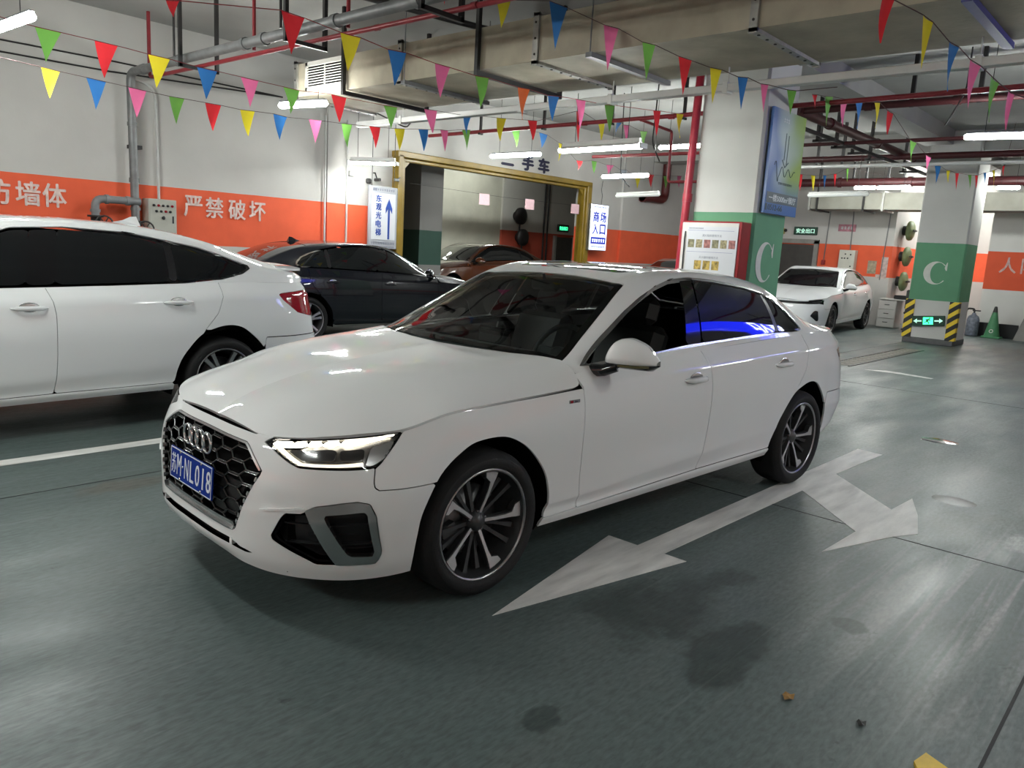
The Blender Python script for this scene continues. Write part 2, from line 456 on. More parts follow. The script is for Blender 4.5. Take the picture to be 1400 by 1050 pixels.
LKU = np.array([0, .24886, .432, .58542, .70773, .83346, 1.03192, 1.27892, 1.47958, 1.83044, 2.08085, 2.58109, 3.18132, 3.78159, 4.08175, 4.38233, 4.73418, 5.06506, 5.32751, 5.60661, 6.01639])
STS = np.array([-.9, -.87, -.84, -.78, -.71, -.62, -.45, -.2, 0, .35, .6, 1.1, 1.7, 2.3, 2.6, 2.9, 3.25, 3.55, 3.78, 3.9, 3.95])
FARCH = [(1.13,-.1),(1.128,.25),(1.133,.36),(1.145,.46),(1.215,.598),(1.345,.692),(1.44,.716),(1.555,.714),(1.65,.676),(1.731,.615),(1.815,.52),(1.853,.435),(1.866,.35),(1.845,.25),(1.83,-.1)]
RARCH = [(3.965,-.1),(3.975,.288),(4.00,.42),(4.05,.52),(4.175,.655),(4.29,.705),(4.41,.727),(4.52,.712),(4.60,.668),(4.70,.585),(4.765,.50),(4.79,.41),(4.77,.30),(4.73,-.1)]
def smooth_arch(P):
    P = np.array(P); t = np.arange(len(P) - 2); Q = spline(P[1:-1], t, np.linspace(0, len(P) - 3, 61)); return [tuple(P[0])] + [tuple(q) for q in Q] + [tuple(P[-1])]
FARCH = smooth_arch(FARCH); RARCH = smooth_arch(RARCH)
HEADLAMP = [(.425,.704),(.462,.7285),(.62,.744),(.85,.7645),(1.045,.780),(1.023,.752),(.98,.697),(.951,.657),(.917,.648),(.851,.644),(.739,.641),(.644,.639),(.593,.652),(.496,.684)]
INTAKE = [(.636,.463),(.704,.470),(.715,.487),(.746,.503),(.833,.520),(.89,.527),(.935,.517),(.963,.466),(.996,.32),(.996,.29),(.975,.262),(.83,.262),(.757,.260),(.724,.280),(.584,.346),(.578,.364)]
GRILLE = [(-.2,.690),(.335,.686),(.36,.676),(.487,.604),(.487,.585),(.380,.342),(.355,.331),(-.2,.331)]
SLOT = [(-.2,.30),(.34,.297),(.44,.277),(.52,.262),(.50,.259),(.36,.272),(-.2,.278)]
DOOR1 = [(2.03,.96),(2.06,.888),(2.067,.81),(2.06,.64),(2.065,.45),(2.085,.30)]
DOOR2 = [(3.11,1.02),(3.151,.907),(3.164,.826),(3.159,.565),(3.15,.42),(3.13,.311)]
DOOR3 = [(4.36,1.06),(4.38,.95),(4.33,.82),(4.22,.70),(4.15,.6)]
SILLT = [(1.80,.277),(3.17,.309),(4.05,.318)]
BUMPF = [(.938,.66),(.939,.60),(.943,.58),(.958,.567),(1.03,.567),(1.22,.571)]
TAILLAMP = [(4.98,.905),(5.06,.80),(5.30,.79),(5.50,.80),(5.50,.90),(5.2,.925)]
DLO = [(.627,.968),(.807,.970),(1.285,1.004),(1.63,1.02),(2.56,1.055),(2.84,1.061),(2.91,1.07),(2.90,1.10),(2.805,1.192),(2.68,1.268),(2.543,1.319),(2.327,1.353),(1.98,1.384),(1.732,1.398),(1.56,1.384),(1.41,1.346),(1.25,1.283),(1.10,1.214),(.869,1.094)]
WS = [(-.43,-.2),(-.43,0),(-.44,.25),(-.475,.5),(-.575,.745),(-1.244,.573),(-1.262,.4),(-1.28,.2),(-1.288,0),(-1.288,-.2)]
RW = [(-2.745,-.2),(-2.745,0),(-2.755,.3),(-2.80,.545),(-3.22,.585),(-3.29,.4),(-3.32,0),(-3.32,-.2)]
SUNROOF = [(-1.40,-.2),(-1.40,.40),(-1.43,.43),(-2.36,.43),(-2.39,.40),(-2.39,-.2)]
TRUNK = [(-3.345,-.2),(-3.345,.3),(-3.36,.50),(-3.42,.565),(-3.95,.545),(-3.95,-.2)]

def wheel(parent, x, y, r, side, style, mt, name='wheel', width=.225, rim=.249, steer=0):
    """wheel with its face turned outwards; local z of the lathe = outwards"""
    w = empty(name); w.parent = parent; w.location = (x, y, r); w.rotation_euler = (-math.pi / 2 if side > 0 else math.pi / 2, 0, 0)
    sh = width / 2
    MB().lathe([(rim - .012, -sh * .9), (rim + .012, -sh * .98), (r - .03, -sh), (r - .012, -sh * .86), (r - .002, -sh * .6), (r, -sh * .3), (r, 0), (r, sh * .3), (r - .002, sh * .6), (r - .012, sh * .86), (r - .03, sh), (rim + .045, sh * 1.03), (rim + .012, sh * .98), (rim - .004, sh * .86)], 56).build('tyre', mt['rubber'], w)
    a = MB()
    for k in range(4):                                             # circumferential grooves read as dark bands
        pass
    MB().lathe([(rim, sh * .84), (rim + .002, sh * .9), (rim - .004, sh * .93), (rim - .010, sh * .90), (rim - .014, sh * .8)], 56).build('rim_lip', mt['polished'], w)
    MB().lathe([(rim - .014, sh * .88), (rim - .028, sh * .3), (rim - .05, -sh * .7), (rim - .02, -sh)], 48).build('rim_barrel', mt['rimdark'], w)
    MB().lathe([(.0, -.005), (.155, -.005), (.155, -.03), (0, -.03)], 36).build('brake_disc', mt['disc'], w)
    cal = MB(); cal.prism([(.09, -.07), (.165, -.08), (.175, 0), (.165, .08), (.09, .07)], -.05, .03, Matrix.Rotation(.5 if side > 0 else 2.6, 4, 'Z')); cal.build('brake_caliper', mt['rimdark'], w)
    zf = sh * .74
    def spoke(a, prof, z, t, m, nm):
        """prof: (radius, left offset, right offset) along the spoke"""
        b = MB(); L = [(p[0], p[1]) for p in prof]; R = [(p[0], p[2]) for p in prof][::-1]
        n = len(prof); V = []
        for p in prof:
            rr = p[0]; dz = z + (p[3] if len(p) > 3 else 0)
            for off, zz in ((p[1], dz), (p[2], dz), (p[2], dz - t), (p[1], dz - t)):
                q = math.atan2(off, rr) if rr > 0 else 0; V.append((rr * math.cos(q) - 0, rr * math.sin(q), zz))
        F = []
        for i in range(n - 1):
            for k in range(4): F.append((i * 4 + k, (i + 1) * 4 + k, (i + 1) * 4 + (k + 1) % 4, i * 4 + (k + 1) % 4))
        F += [(3, 2, 1, 0), tuple(range(n * 4 - 4, n * 4))]
        b.add(V, [f[::-1] for f in F], False, Matrix.Rotation(a, 4, 'Z')); return b.build(nm, m, w)
    g = -1 if side > 0 else 1
    if style == 'blade':
        for k in range(5):
            a = k * 2 * math.pi / 5 + g * .61
            q = -1 if g > 0 else 1
            face = [(.040, -.008, .007, -.030), (.10, -.009, .005, -.018), (.15, -.009, .006, -.010), (.185, -.010, .012, -.005), (.205, -.012, .046, -.002), (.237, -.014, .060, 0)]
            face = [(r_, lo if q > 0 else -hi, hi if q > 0 else -lo, z_) for r_, lo, hi, z_ in face]
            spoke(a, face, zf + .001, .003, mt['machined'], 'spoke_face')
            spoke(a, [(r_, lo - .004, hi + .004, z_ - .003) for r_, lo, hi, z_ in face], zf, .03, mt['rimdark'], 'spoke')
            spoke(a + g * .62, [(.045, -.010, .010, -.035), (.12, -.008, .008, -.028), (.2, -.010, .010, -.020), (.237, -.014, .014, -.014)], zf - .008, .03, mt['rimdark'], 'inner_spoke')
            spoke(a + g * .28, [(.06, -.008, .008, -.035), (.14, -.007, .007, -.028), (.215, -.012, .012, -.014)], zf - .012, .028, mt['rimdark'], 'inner_spoke')
    elif style == 'twin':
        for k in range(5):
            for s in (-1, 1):
                a = k * 2 * math.pi / 5 + s * .17 + .3
                spoke(a, [(.045, -.016, .016, -.02), (.12, -.014, .014, -.012), (.2, -.015, .015, -.004), (.237, -.022, .022, 0)], zf, .03, mt['silver'], 'spoke')
    else:
        for k in range(10):
            spoke(k * 2 * math.pi / 10, [(.04, -.018, .018, -.015), (.14, -.014, .014, -.01), (.237, -.02, .02, 0)], zf, .03, mt['machined' if style == 'ten' else 'rimdark'], 'spoke')
    h = MB().lathe([(0, zf - .012), (.024, zf - .014), (.030, zf - .02), (.048, zf - .032), (.055, zf - .07)], 24).build('hub', mt['rimdark'], w)
    for k in range(5):
        a = k * 2 * math.pi / 5 + .9; MB().lathe([(0, 0), (.008, 0), (.008, -.02)], 6, Matrix.Translation((.046 * math.cos(a), .046 * math.sin(a), zf - .028))).build('wheel_bolt', mt['disc'], h)
    return w
def surf(c, u_, z_):
    """point of the side shell at perimeter length u and height z"""
    Lp = c.L; j = min(max(np.searchsorted(Lp.u, u_) - 1, 0), len(Lp.u) - 2); f_ = (u_ - Lp.u[j]) / (Lp.u[j + 1] - Lp.u[j]); out = []
    for q in (j, j + 1): g = Lp.G[:, q]; out.append([np.interp(z_, g[:, 2], g[:, 0]), np.interp(z_, g[:, 2], g[:, 1])])
    return np.array(out[0]) * (1 - f_) + np.array(out[1]) * f_
def wheel_wells(c, arch, x0, m, y0=.44, dz=0.):
    """dark liner folded inwards from each wheel opening"""
    arch = [(a[0], max(a[1], .215)) for a in arch]; pts = [surf(c, a[0], a[1] + dz) for a in arch]
    for sg in (1, -1):
        V = []; F = []; n = len(arch)
        for (x, y), a in zip(pts, arch):
            k = .004; V.append((x, sg * (y - .012), a[1] + dz)); V.append((x, sg * y0, a[1] + dz))
        for i in range(n - 1): q = (2 * i, 2 * i + 1, 2 * i + 3, 2 * i + 2); F.append(q if sg > 0 else q[::-1])
        b = MB(); b.add(V, F, True); b.add([V[2 * i + 1] for i in range(n)], [tuple(range(n))]); b.build('wheel_arch_liner', m, c.root)

# ---------------------------------------------------------------- materials
M_ = dict(
 paint=mat('white_car_paint', (.80,.815,.815), .6, coat=1., spec=.2, noise=.015, nscale=3),
 black=mat('black_trim', (.012,.012,.013), .35, noise=.2, nscale=30), gloss=mat('gloss_black', (.006,.006,.007), .08, coat=.6, noise=.1, nscale=20),
 void=mat('dark_underbody', (.005,.005,.005), .9, spec=.05, noise=.3, nscale=10), chrome=mat('chrome', (.75,.75,.77), .12, 1., noise=.05, nscale=40),
 satin=mat('satin_aluminium', (.58,.585,.59), .27, 1., noise=.06, nscale=40), rubber=mat('tyre_rubber', (.006,.006,.0065), .75, noise=.25, nscale=40, bump=.15, bscale=120),
 polished=mat('polished_rim', (.40,.40,.41), .3, 1., noise=.05, nscale=40), machined=mat('machined_alloy', (.62,.62,.63), .42, .6, noise=.08, nscale=40),
 rimdark=mat('dark_alloy', (.065,.067,.07), .4, .5, noise=.15, nscale=30), silver=mat('silver_alloy', (.5,.5,.51), .3, .9, noise=.05, nscale=30),
 disc=mat('brake_steel', (.16,.16,.165), .4, .9, noise=.2, nscale=60), tint=mat('tinted_glass', (.006,.007,.008), .03, coat=.5, spec=.6, noise=.05, nscale=5),
 seat=mat('dark_seat_leather', (.022,.023,.023), .5, noise=.2, nscale=30, bump=.1), dash=mat('dashboard_plastic', (.07,.08,.08), .55, noise=.2, nscale=40),
 headliner=mat('grey_headliner', (.32,.32,.31), .9, noise=.1, nscale=40),
 lampback=mat('lamp_reflector', (.20,.20,.20), .25, .9, noise=.2, nscale=30), lampdark=mat('lamp_projector', (.05,.05,.052), .15, coat=.5, noise=.2, nscale=30),
 drl=mat('daytime_light', (1,.96,.86), .3, emit=3.0, emitcol=(1,.93,.78,1), noise=.02), drlsoft=mat('daytime_light_soft', (1,.95,.8), .3, emit=.9, emitcol=(1,.92,.72,1), noise=.02),
 grille=mat('grille_black', (.004,.004,.0045), .22, coat=.3, noise=.1, nscale=20),
 red=mat('red_lamp_glass', (.32,.008,.02), .06, coat=.6, noise=.15, nscale=20), reddark=mat('dark_red_lamp_glass', (.06,.003,.008), .06, coat=.6, noise=.15, nscale=20),
 amber=mat('indicator_strip', (.10,.09,.04), .15, noise=.1, nscale=20),
 plate=mat('blue_plate', (.006,.032,.27), .5, spec=.15, noise=.08, nscale=20), platew=mat('plate_white', (.82,.84,.9), .4, noise=.03, nscale=20))
def clear_glass(name, tint, refl=.5):
    m = bpy.data.materials.new(name); m.use_nodes = True; nt = m.node_tree; nt.nodes.remove(nt.nodes['Principled BSDF'])
    out = nt.nodes['Material Output']; t = nt.nodes.new('ShaderNodeBsdfTransparent'); g = nt.nodes.new('ShaderNodeBsdfGlossy'); mx = nt.nodes.new('ShaderNodeMixShader'); lw = nt.nodes.new('ShaderNodeFresnel')
    t.inputs[0].default_value = tuple(tint) + (1,); g.inputs['Roughness'].default_value = .01; lw.inputs[0].default_value = 1.5
    nt.links.new(lw.outputs[0], mx.inputs[0]); nt.links.new(t.outputs[0], mx.inputs[1]); nt.links.new(g.outputs[0], mx.inputs[2]); nt.links.new(mx.outputs[0], out.inputs[0])
    MATS[name] = m; return m
M_['glass'] = clear_glass('windscreen_glass', (.74,.79,.77)); M_['lens'] = clear_glass('lamp_lens', (.93,.93,.93)); M_['smoke'] = clear_glass('smoked_glass', (.10,.11,.12))

# ---------------------------------------------------------------- the hall
def nodes(m): return m.node_tree.nodes, m.node_tree.links
def paint_wall(name, base, z0=1.27, z1=2.09, stripe=(.78, .115, .045), lower=None, ax=2):
    """distempered wall with a painted band between two heights, roller marks and stains"""
    m = mat(name, base, .75, noise=.10, nscale=1.6, bump=.25, bscale=9.)
    n, l = nodes(m); b = n['Principled BSDF']
    tc = n.new('ShaderNodeTexCoord'); sp = n.new('ShaderNodeSeparateXYZ'); l.new(tc.outputs['Object'], sp.inputs[0])
    ns = n.new('ShaderNodeTexNoise'); ns.inputs['Scale'].default_value = 3; l.new(tc.outputs['Object'], ns.inputs['Vector'])
    wob = n.new('ShaderNodeMath'); wob.operation = 'MULTIPLY_ADD'; wob.inputs[1].default_value = .012; l.new(ns.outputs['Fac'], wob.inputs[0]); l.new(sp.outputs[ax], wob.inputs[2])
    a = n.new('ShaderNodeMath'); a.operation = 'GREATER_THAN'; a.inputs[1].default_value = z0 + .006; l.new(wob.outputs[0], a.inputs[0])
    c = n.new('ShaderNodeMath'); c.operation = 'LESS_THAN'; c.inputs[1].default_value = z1 + .006; l.new(wob.outputs[0], c.inputs[0])
    k = n.new('ShaderNodeMath'); k.operation = 'MULTIPLY'; l.new(a.outputs[0], k.inputs[0]); l.new(c.outputs[0], k.inputs[1])
    mx = n.new('ShaderNodeMix'); mx.data_type = 'RGBA'; l.new(k.outputs[0], mx.inputs['Factor'])
    src = b.inputs['Base Color'].links[0].from_socket; l.new(src, mx.inputs['A'])
    r = n.new('ShaderNodeValToRGB'); r.color_ramp.elements[0].position = .3; r.color_ramp.elements[1].position = .75
    r.color_ramp.elements[0].color = tuple(v * .88 for v in stripe) + (1,); r.color_ramp.elements[1].color = stripe + (1,)
    l.new(ns.outputs['Fac'], r.inputs['Fac']); l.new(r.outputs[0], mx.inputs['B']); l.new(mx.outputs['Result'], b.inputs['Base Color'])
    return m
WALLM = paint_wall('wall_paint_orange_band', (.52, .505, .48))
PLASTER = mat('bare_plaster', (.58, .57, .47), .85, noise=.22, nscale=1.3, bump=.5, bscale=14)
CEIL = mat('ceiling_concrete', (.37, .365, .345), .9, noise=.16, nscale=1.1, bump=.3, bscale=12)
def structure(name, mb, m): o = mb.build(name, m); o['kind'] = 'structure'; return o
def floor_mat():
    m = mat('painted_floor', (.05, .06, .057), .3); n, l = nodes(m); b = n['Principled BSDF']
    tc = n.new('ShaderNodeTexCoord')
    def noise(sc, det=6, stretch=None, rot=0, dist=0.):
        mp = n.new('ShaderNodeMapping'); l.new(tc.outputs['Object'], mp.inputs['Vector']); mp.inputs['Rotation'].default_value = (0, 0, rot)
        if stretch: mp.inputs['Scale'].default_value = stretch
        t = n.new('ShaderNodeTexNoise'); t.inputs['Scale'].default_value = sc; t.inputs['Detail'].default_value = det; t.inputs['Distortion'].default_value = dist; l.new(mp.outputs[0], t.inputs['Vector']); return t.outputs['Fac']
    def ramp(f, a, b_, ca, cb):
        r = n.new('ShaderNodeValToRGB'); e = r.color_ramp.elements; e[0].position = a; e[1].position = b_; e[0].color = ca; e[1].color = cb; l.new(f, r.inputs['Fac']); return r.outputs[0]
    def mix(f, a, c, mode='MIX'):
        x = n.new('ShaderNodeMix'); x.data_type = 'RGBA'; x.blend_type = mode
        l.new(f, x.inputs['Factor']) if not isinstance(f, float) else setattr(x.inputs['Factor'], 'default_value', f)
        l.new(a, x.inputs['A']); l.new(c, x.inputs['B']); return x.outputs['Result']
    base = ramp(noise(.55, 7), .3, .72, (.110, .150, .144, 1), (.170, .215, .205, 1))
    # pale rubbed streaks of tyres running along the lanes
    st = noise(1.2, 8, (.16, 1.9, 1), .25, .6); rub = ramp(st, .52, .74, (0, 0, 0, 1), (1, 1, 1, 1))
    patch = ramp(noise(.33, 3), .45, .62, (0, 0, 0, 1), (1, 1, 1, 1)); rubm = mix(1., rub, patch, 'MULTIPLY')
    c1 = mix(rubm, base, ramp(st, .4, .9, (.14, .16, .15, 1), (.26, .27, .25, 1)))
    def blob(x, y, sx, sy, n1, k, lo, hi, top=1.):
        """soft-edged patch of worn or damp floor about a point"""
        mp = n.new('ShaderNodeMapping'); mp.inputs['Location'].default_value = (-x / sx, -y / sy, 0); mp.inputs['Scale'].default_value = (1 / sx, 1 / sy, 1); l.new(tc.outputs['Object'], mp.inputs['Vector'])
        ln = n.new('ShaderNodeVectorMath'); ln.operation = 'LENGTH'; l.new(mp.outputs[0], ln.inputs[0])
        ad = n.new('ShaderNodeMath'); ad.operation = 'MULTIPLY_ADD'; ad.inputs[1].default_value = k; l.new(n1, ad.inputs[0]); l.new(ln.outputs['Value'], ad.inputs[2])
        return ramp(ad.outputs[0], lo, hi, (top, top, top, 1), (0, 0, 0, 1))
    sc2 = ramp(noise(4, 8, (.12, 2.6, 1), -.45, .9), .46, .64, (0, 0, 0, 1), (.9, .9, .9, 1)); nz = noise(2.6, 10); nz2 = noise(5, 9)
    c2 = mix(mix(1., blob(-1.75, 2.55, 2.6, 1.5, nz, .4, .35, .85), sc2, 'MULTIPLY'), c1, ramp(st, 0, 1, (.34, .35, .34, 1), (.44, .44, .43, 1)))
    dk = ramp(noise(9, 6), .3, .7, (.040, .062, .058, 1), (.070, .094, .089, 1)); c3 = c2
    for x, y, sx, sy, nn, k_, lo, hi, tp in ((-.45, 1.45, 1.1, .62, nz, .9, .74, .86, .9), (-.28, 1.88, .85, .34, nz, .8, .70, .80, .95), (-.95, 1.55, .5, .3, nz2, .8, .6, .74, .8), (.55, 1.65, .35, .22, nz2, .9, .62, .70, .8), (-.95, 2.12, .3, .25, nz2, .9, .62, .70, .8), (-2.5, 1.35, .5, .25, nz2, .9, .62, .70, .8), (1.9, -.2, .8, .5, nz2, .9, .66, .74, .45)):
        c3 = mix(blob(x, y, sx, sy, nn, k_, lo, hi, tp), c3, dk)
    c3 = mix(blob(.62, -1.55, .9, .45, nz2, .9, .60, .75, .55), c3, ramp(nz2, .3, .7, (.13, .10, .07, 1), (.24, .20, .15, 1)))
    c3 = mix(blob(-2.75, 2.45, .55, .30, nz2, .8, .5, .7, .8), c3, ramp(nz2, .3, .7, (.40, .42, .42, 1), (.55, .57, .57, 1)))
    sp = ramp(noise(6.5, 9, None, 0, .4), .69, .72, (0, 0, 0, 1), (.75, .75, .75, 1)); c4 = mix(sp, c3, dk)
    br = ramp(noise(.8, 5), .62, .74, (0, 0, 0, 1), (.5, .5, .5, 1)); c5 = mix(br, c4, ramp(noise(5), .3, .7, (.11, .10, .08, 1), (.16, .145, .12, 1)))
    fine = ramp(noise(38, 9, (.55, 1.6, 1), 0, .3), .32, .70, (.48, .48, .49, 1), (.80, .80, .81, 1)); c6 = mix(1., c5, fine, 'MULTIPLY')
    scr = ramp(noise(9, 10, (.10, 3.0, 1), .05, .5), .62, .76, (0, 0, 0, 1), (.30, .30, .30, 1)); c7 = mix(scr, c6, ramp(noise(2), 0, 1, (.20, .23, .22, 1), (.28, .30, .29, 1)))
    l.new(c7, b.inputs['Base Color'])
    rg = n.new('ShaderNodeMapRange'); l.new(noise(1.7, 8, (.4, 1.5, 1), .2), rg.inputs['Value']); rg.inputs['From Min'].default_value = .3; rg.inputs['From Max'].default_value = .7; rg.inputs['To Min'].default_value = .30; rg.inputs['To Max'].default_value = .56
    l.new(rg.outputs[0], b.inputs['Roughness'])
    bp = n.new('ShaderNodeBump'); bp.inputs['Strength'].default_value = .38; bp.inputs['Distance'].default_value = .01; l.new(noise(14, 8, (.35, 1.6, 1), .2), bp.inputs['Height']); l.new(bp.outputs[0], b.inputs['Normal'])
    b.inputs['Specular IOR Level'].default_value = .5
    return m
FLOORM = floor_mat()
X0, X1, Y0, Y1, ZC = -24.0, 7.0, -15.0, 8.5, 4.32
g = MB(); g.add([(X0, -8.6, 0), (X1, -8.6, 0), (X1, Y1, 0), (X0, Y1, 0)], [(0, 1, 2, 3)]); structure('floor', g, FLOORM)
g = MB(); g.box(((X0 + -6.0) / 2, -11.9, -.05), (18, 6.6, .30)); structure('floor_back', g, mat('back_room_floor', (.10, .11, .10), .5, noise=.25, nscale=2))
g = MB(); g.box(((X0 + X1) / 2, (Y0 + Y1) / 2, ZC + .1), (X1 - X0 + .4, Y1 - Y0 + .4, .2)); structure('ceiling', g, CEIL)
# wall_left: band of wall with the wide opening cut through it
OX0, OX1, OZ = -12.80, -7.10, 3.05
g = MB(); g.box(((X1 + OX1) / 2, -8.6, ZC / 2), (X1 - OX1, .2, ZC)); g.box(((-19.6 + OX0) / 2, -8.6, ZC / 2), (OX0 + 19.6, .2, ZC)); g.box(((OX0 + OX1) / 2, -8.6, (ZC + OZ) / 2), (OX1 - OX0, .2, ZC - OZ)); structure('wall_left', g, WALLM)
g = MB(); g.box((-5.72, -8.485, ZC / 2), (.32, .05, ZC)); structure('trim_1', g, WALLM)
g = MB(); g.box((-16.9, -8.47, ZC / 2), (5.0, .08, ZC)); structure('trim_2', g, WALLM)
g = MB(); g.box((-19.7, -6.05, ZC / 2), (.2, 4.9, ZC)); structure('wall_back', g, WALLM)
g = MB(); g.box((-21.7, -3.5, ZC / 2), (4.2, .2, ZC)); structure('wall_recess_side', g, WALLM)
g = MB(); g.box((-23.8, -2.3, ZC / 2), (.2, 2.4, ZC)); structure('wall_recess_back', g, WALLM)
g = MB(); g.box((-19.95, 3.6, ZC / 2), (.3, 9.7, ZC)); structure('wall_end', g, paint_wall('wall_paint_deep_band', (.58, .57, .54), 1.15, 2.07, (.62, .085, .03)))
g = MB(); g.box((-22.0, -1.12, ZC / 2), (3.9, .2, ZC)); structure('wall_recess_right', g, WALLM)
g = MB(); g.box((X1 + .1, (Y0 + Y1) / 2, ZC / 2), (.2, Y1 - Y0, ZC)); structure('wall_front', g, WALLM)
g = MB(); g.box(((X0 + X1) / 2, Y1 + .1, ZC / 2), (X1 - X0, .2, ZC)); structure('wall_right', g, WALLM)
# the room behind the opening
g = MB(); g.box((-14.6, -15.05, ZC / 2), (4.9, .12, ZC)); g.box((-11, -15.1, ZC / 2), (12, .12, ZC)); structure('wall_plaster', g, PLASTER)
g = MB(); g.box((-19.6, -14.96, ZC / 2), (5.4, .1, ZC)); structure('wall_back_room', g, paint_wall('wall_paint_back_room', (.58, .57, .52), 1.05, 2.06, (.50, .085, .05)))
g = MB(); g.box((-22.2, -11.95, ZC / 2), (.2, 6.3, ZC)); g.box((-5.9, -11.95, ZC / 2), (.2, 6.3, ZC)); structure('wall_back_room_side', g, PLASTER)
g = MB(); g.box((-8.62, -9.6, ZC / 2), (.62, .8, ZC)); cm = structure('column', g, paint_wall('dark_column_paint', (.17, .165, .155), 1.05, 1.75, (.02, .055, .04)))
for xb in (-7.1, -16.0):
    g = MB(); g.box((xb, -.1, ZC - .2), (.7, 17., .4)); structure('trim_beam', g, CEIL)
for yb in (-1.6,):
    g = MB(); g.box((-8.5, yb, ZC - .14), (30., .55, .28)); structure('trim_beam', g, CEIL)
# floor joints (sawn grooves), parking line and the painted arrow
jm = mat('joint_filler', (.018, .02, .02), .7, noise=.3, nscale=30)
for c, d in (((-8, -1.68, .0008), (30, .008, .0016)), ((-8, 2.755, .0008), (30, .011, .0016)), ((-2.27, 0, .0008), (.009, 17, .0016)), ((-8.2, 0, .0008), (.009, 17, .0016)), ((3.2, 0, .0008), (.009, 17, .0016)), ((-8, -6.1, .0008), (30, .008, .0016))):
    g = MB(); g.box(c, d); o = g.build('floor_joint', jm); o['kind'] = 'structure'
WHITEP = mat('worn_white_paint', (.82, .81, .78), .5, noise=.38, nscale=5, stretch=(.5, 2.5, 1), bump=.2, bscale=30)
g = MB(); pts = [(.16,1.05),(-.99,.83),(-.99,1.015),(-4.33,1.035),(-4.30,1.24),(-3.36,1.20),(-2.80,1.75),(-3.18,1.77),(-2.82,1.90),(-2.44,2.0),(-2.26,1.91),(-1.69,1.72),(-2.18,1.735),(-2.73,1.20),(-1.0,1.17),(-1.0,1.30)]
g.prism(pts, 0, .0022); tag(g.build('painted_arrow', WHITEP), 'worn white lane arrow painted on the floor beside the front sedan', 'road marking')
g = MB(); g.prism([(6.5, -2.50), (6.5, -2.37), (-6.6, -2.28), (-6.6, -2.41)], 0, .0022); tag(g.build('parking_line', WHITEP), 'long white parking line between the two white cars on the left', 'road marking')
g = MB(); g.prism([(-9.75,-.66),(-9.98,-.42),(-9.96,-.22),(-9.83,.26),(-9.74,.25),(-9.80,-.25)], 0, .002); tag(g.build('faded_marking', WHITEP), 'faded white floor mark on the lane beyond the front sedan', 'road marking')
# drain grate, floor sockets, litter
gt = empty('drain_grate', 'dark iron drain grate set in the floor behind the front sedan', 'grate', (-11.9, -1.1, 0))
b = MB(); b.box((0, -.17, .004), (4.1, .03, .008)); b.box((0, .17, .004), (4.1, .03, .008)); b.build('grate_frame', M_['black'], gt)
bar = MB(); bar.box((0, 0, .003), (.11, .31, .006), rz=.5); b0 = None
for k in range(20):
    if b0 is None: b0 = bar.build('grate_bar', mat('worn_grate_steel', (.30, .28, .24), .55, .3, noise=.4, nscale=20), gt)
    o = b0 if k == 0 else b0.copy()
    if k: COL.objects.link(o)
    o.location = (-1.95 + k * .205, 0, 0)
for (x, y, w, lab, mm) in ((-5.34, 1.42, .10, 'shiny steel floor plate in the empty lane at the right', M_['chrome']), (-3.37, 1.98, .085, 'dark oval floor plate near the tip of the side arrow', M_['black'])):
    b = MB(); b.lathe([(0, .004), (w, .004), (w + .02, 0)], 24, Matrix.Translation((x, y, 0)) @ Matrix.Diagonal((1, 1.3, 1, 1))); tag(b.build('floor_plate', mm), lab, 'floor plate')
def litter(x, y, s, m, lab, name='litter', cat='litter'):
    b = MB(); V = [(x + s * math.cos(a) * (1 + .4 * math.sin(3 * a)), y + s * .8 * math.sin(a), .003 + .012 * (k % 2) * s / .03) for k, a in enumerate(np.linspace(0, 2 * math.pi, 9)[:-1])]
    b.add(V + [(x, y, .010)], [(i, (i + 1) % 8, 8) for i in range(8)]); tag(b.build(name, m), lab, cat)
litter(-.18, 2.17, .026, mat('dry_leaf', (.35, .20, .06), .7, noise=.3, nscale=60), 'small dry tan leaf lying on the floor in the foreground', 'dry_leaf', 'leaf')
litter(-.21, 2.41, .020, mat('dark_scrap', (.02, .022, .02), .6, noise=.3, nscale=60), 'small dark leaf scrap lying on the floor right of the tan leaf', 'leaf_scrap', 'leaf')
b = MB(); b.prism([(-.115, 2.60), (-.19, 2.615), (-.15, 2.70), (-.05, 2.72), (-.06, 2.63)], 0, .012); tag(b.build('yellow_scrap', mat('yellow_plastic', (.75, .50, .03), .4, noise=.15, nscale=30)), 'yellow plastic scrap on the floor at the bottom right edge', 'litter')

# ---------------------------------------------------------------- columns
GREEN = (.115, .30, .17)
def column(name, x0, x1, y0, y1, lab):
    r = empty(name, lab, 'column', ((x0 + x1) / 2, (y0 + y1) / 2, 0)); r['kind'] = 'structure'
    b = MB(); w, d = x1 - x0, y1 - y0; b.box((0, 0, ZC / 2), (w, d, ZC), bev=.03); b.build('shaft', paint_wall('column_paint', (.55, .55, .52), .91, 2.085, GREEN), r)
    b = MB(); b.box((0, 0, .06), (w + .02, d + .02, .12), bev=.01); b.build('plinth', mat('grey_plinth', (.12, .12, .12), .6, noise=.3, nscale=8), r)
    return r
c1 = column('column', -7.55, -6.65, -2.05, -1.20, 'square column with green band and white letter C, carrying the banner')
c2 = column('column', -16.45, -15.50, -1.75, -.80, 'far square column with green band, letter C and hazard stripes')
for k, y in ((0, -1.6),):
    for x in (1.9, -25): pass
LETTER = mat('stencil_white', (.62, .63, .58), .7, noise=.12, nscale=12)
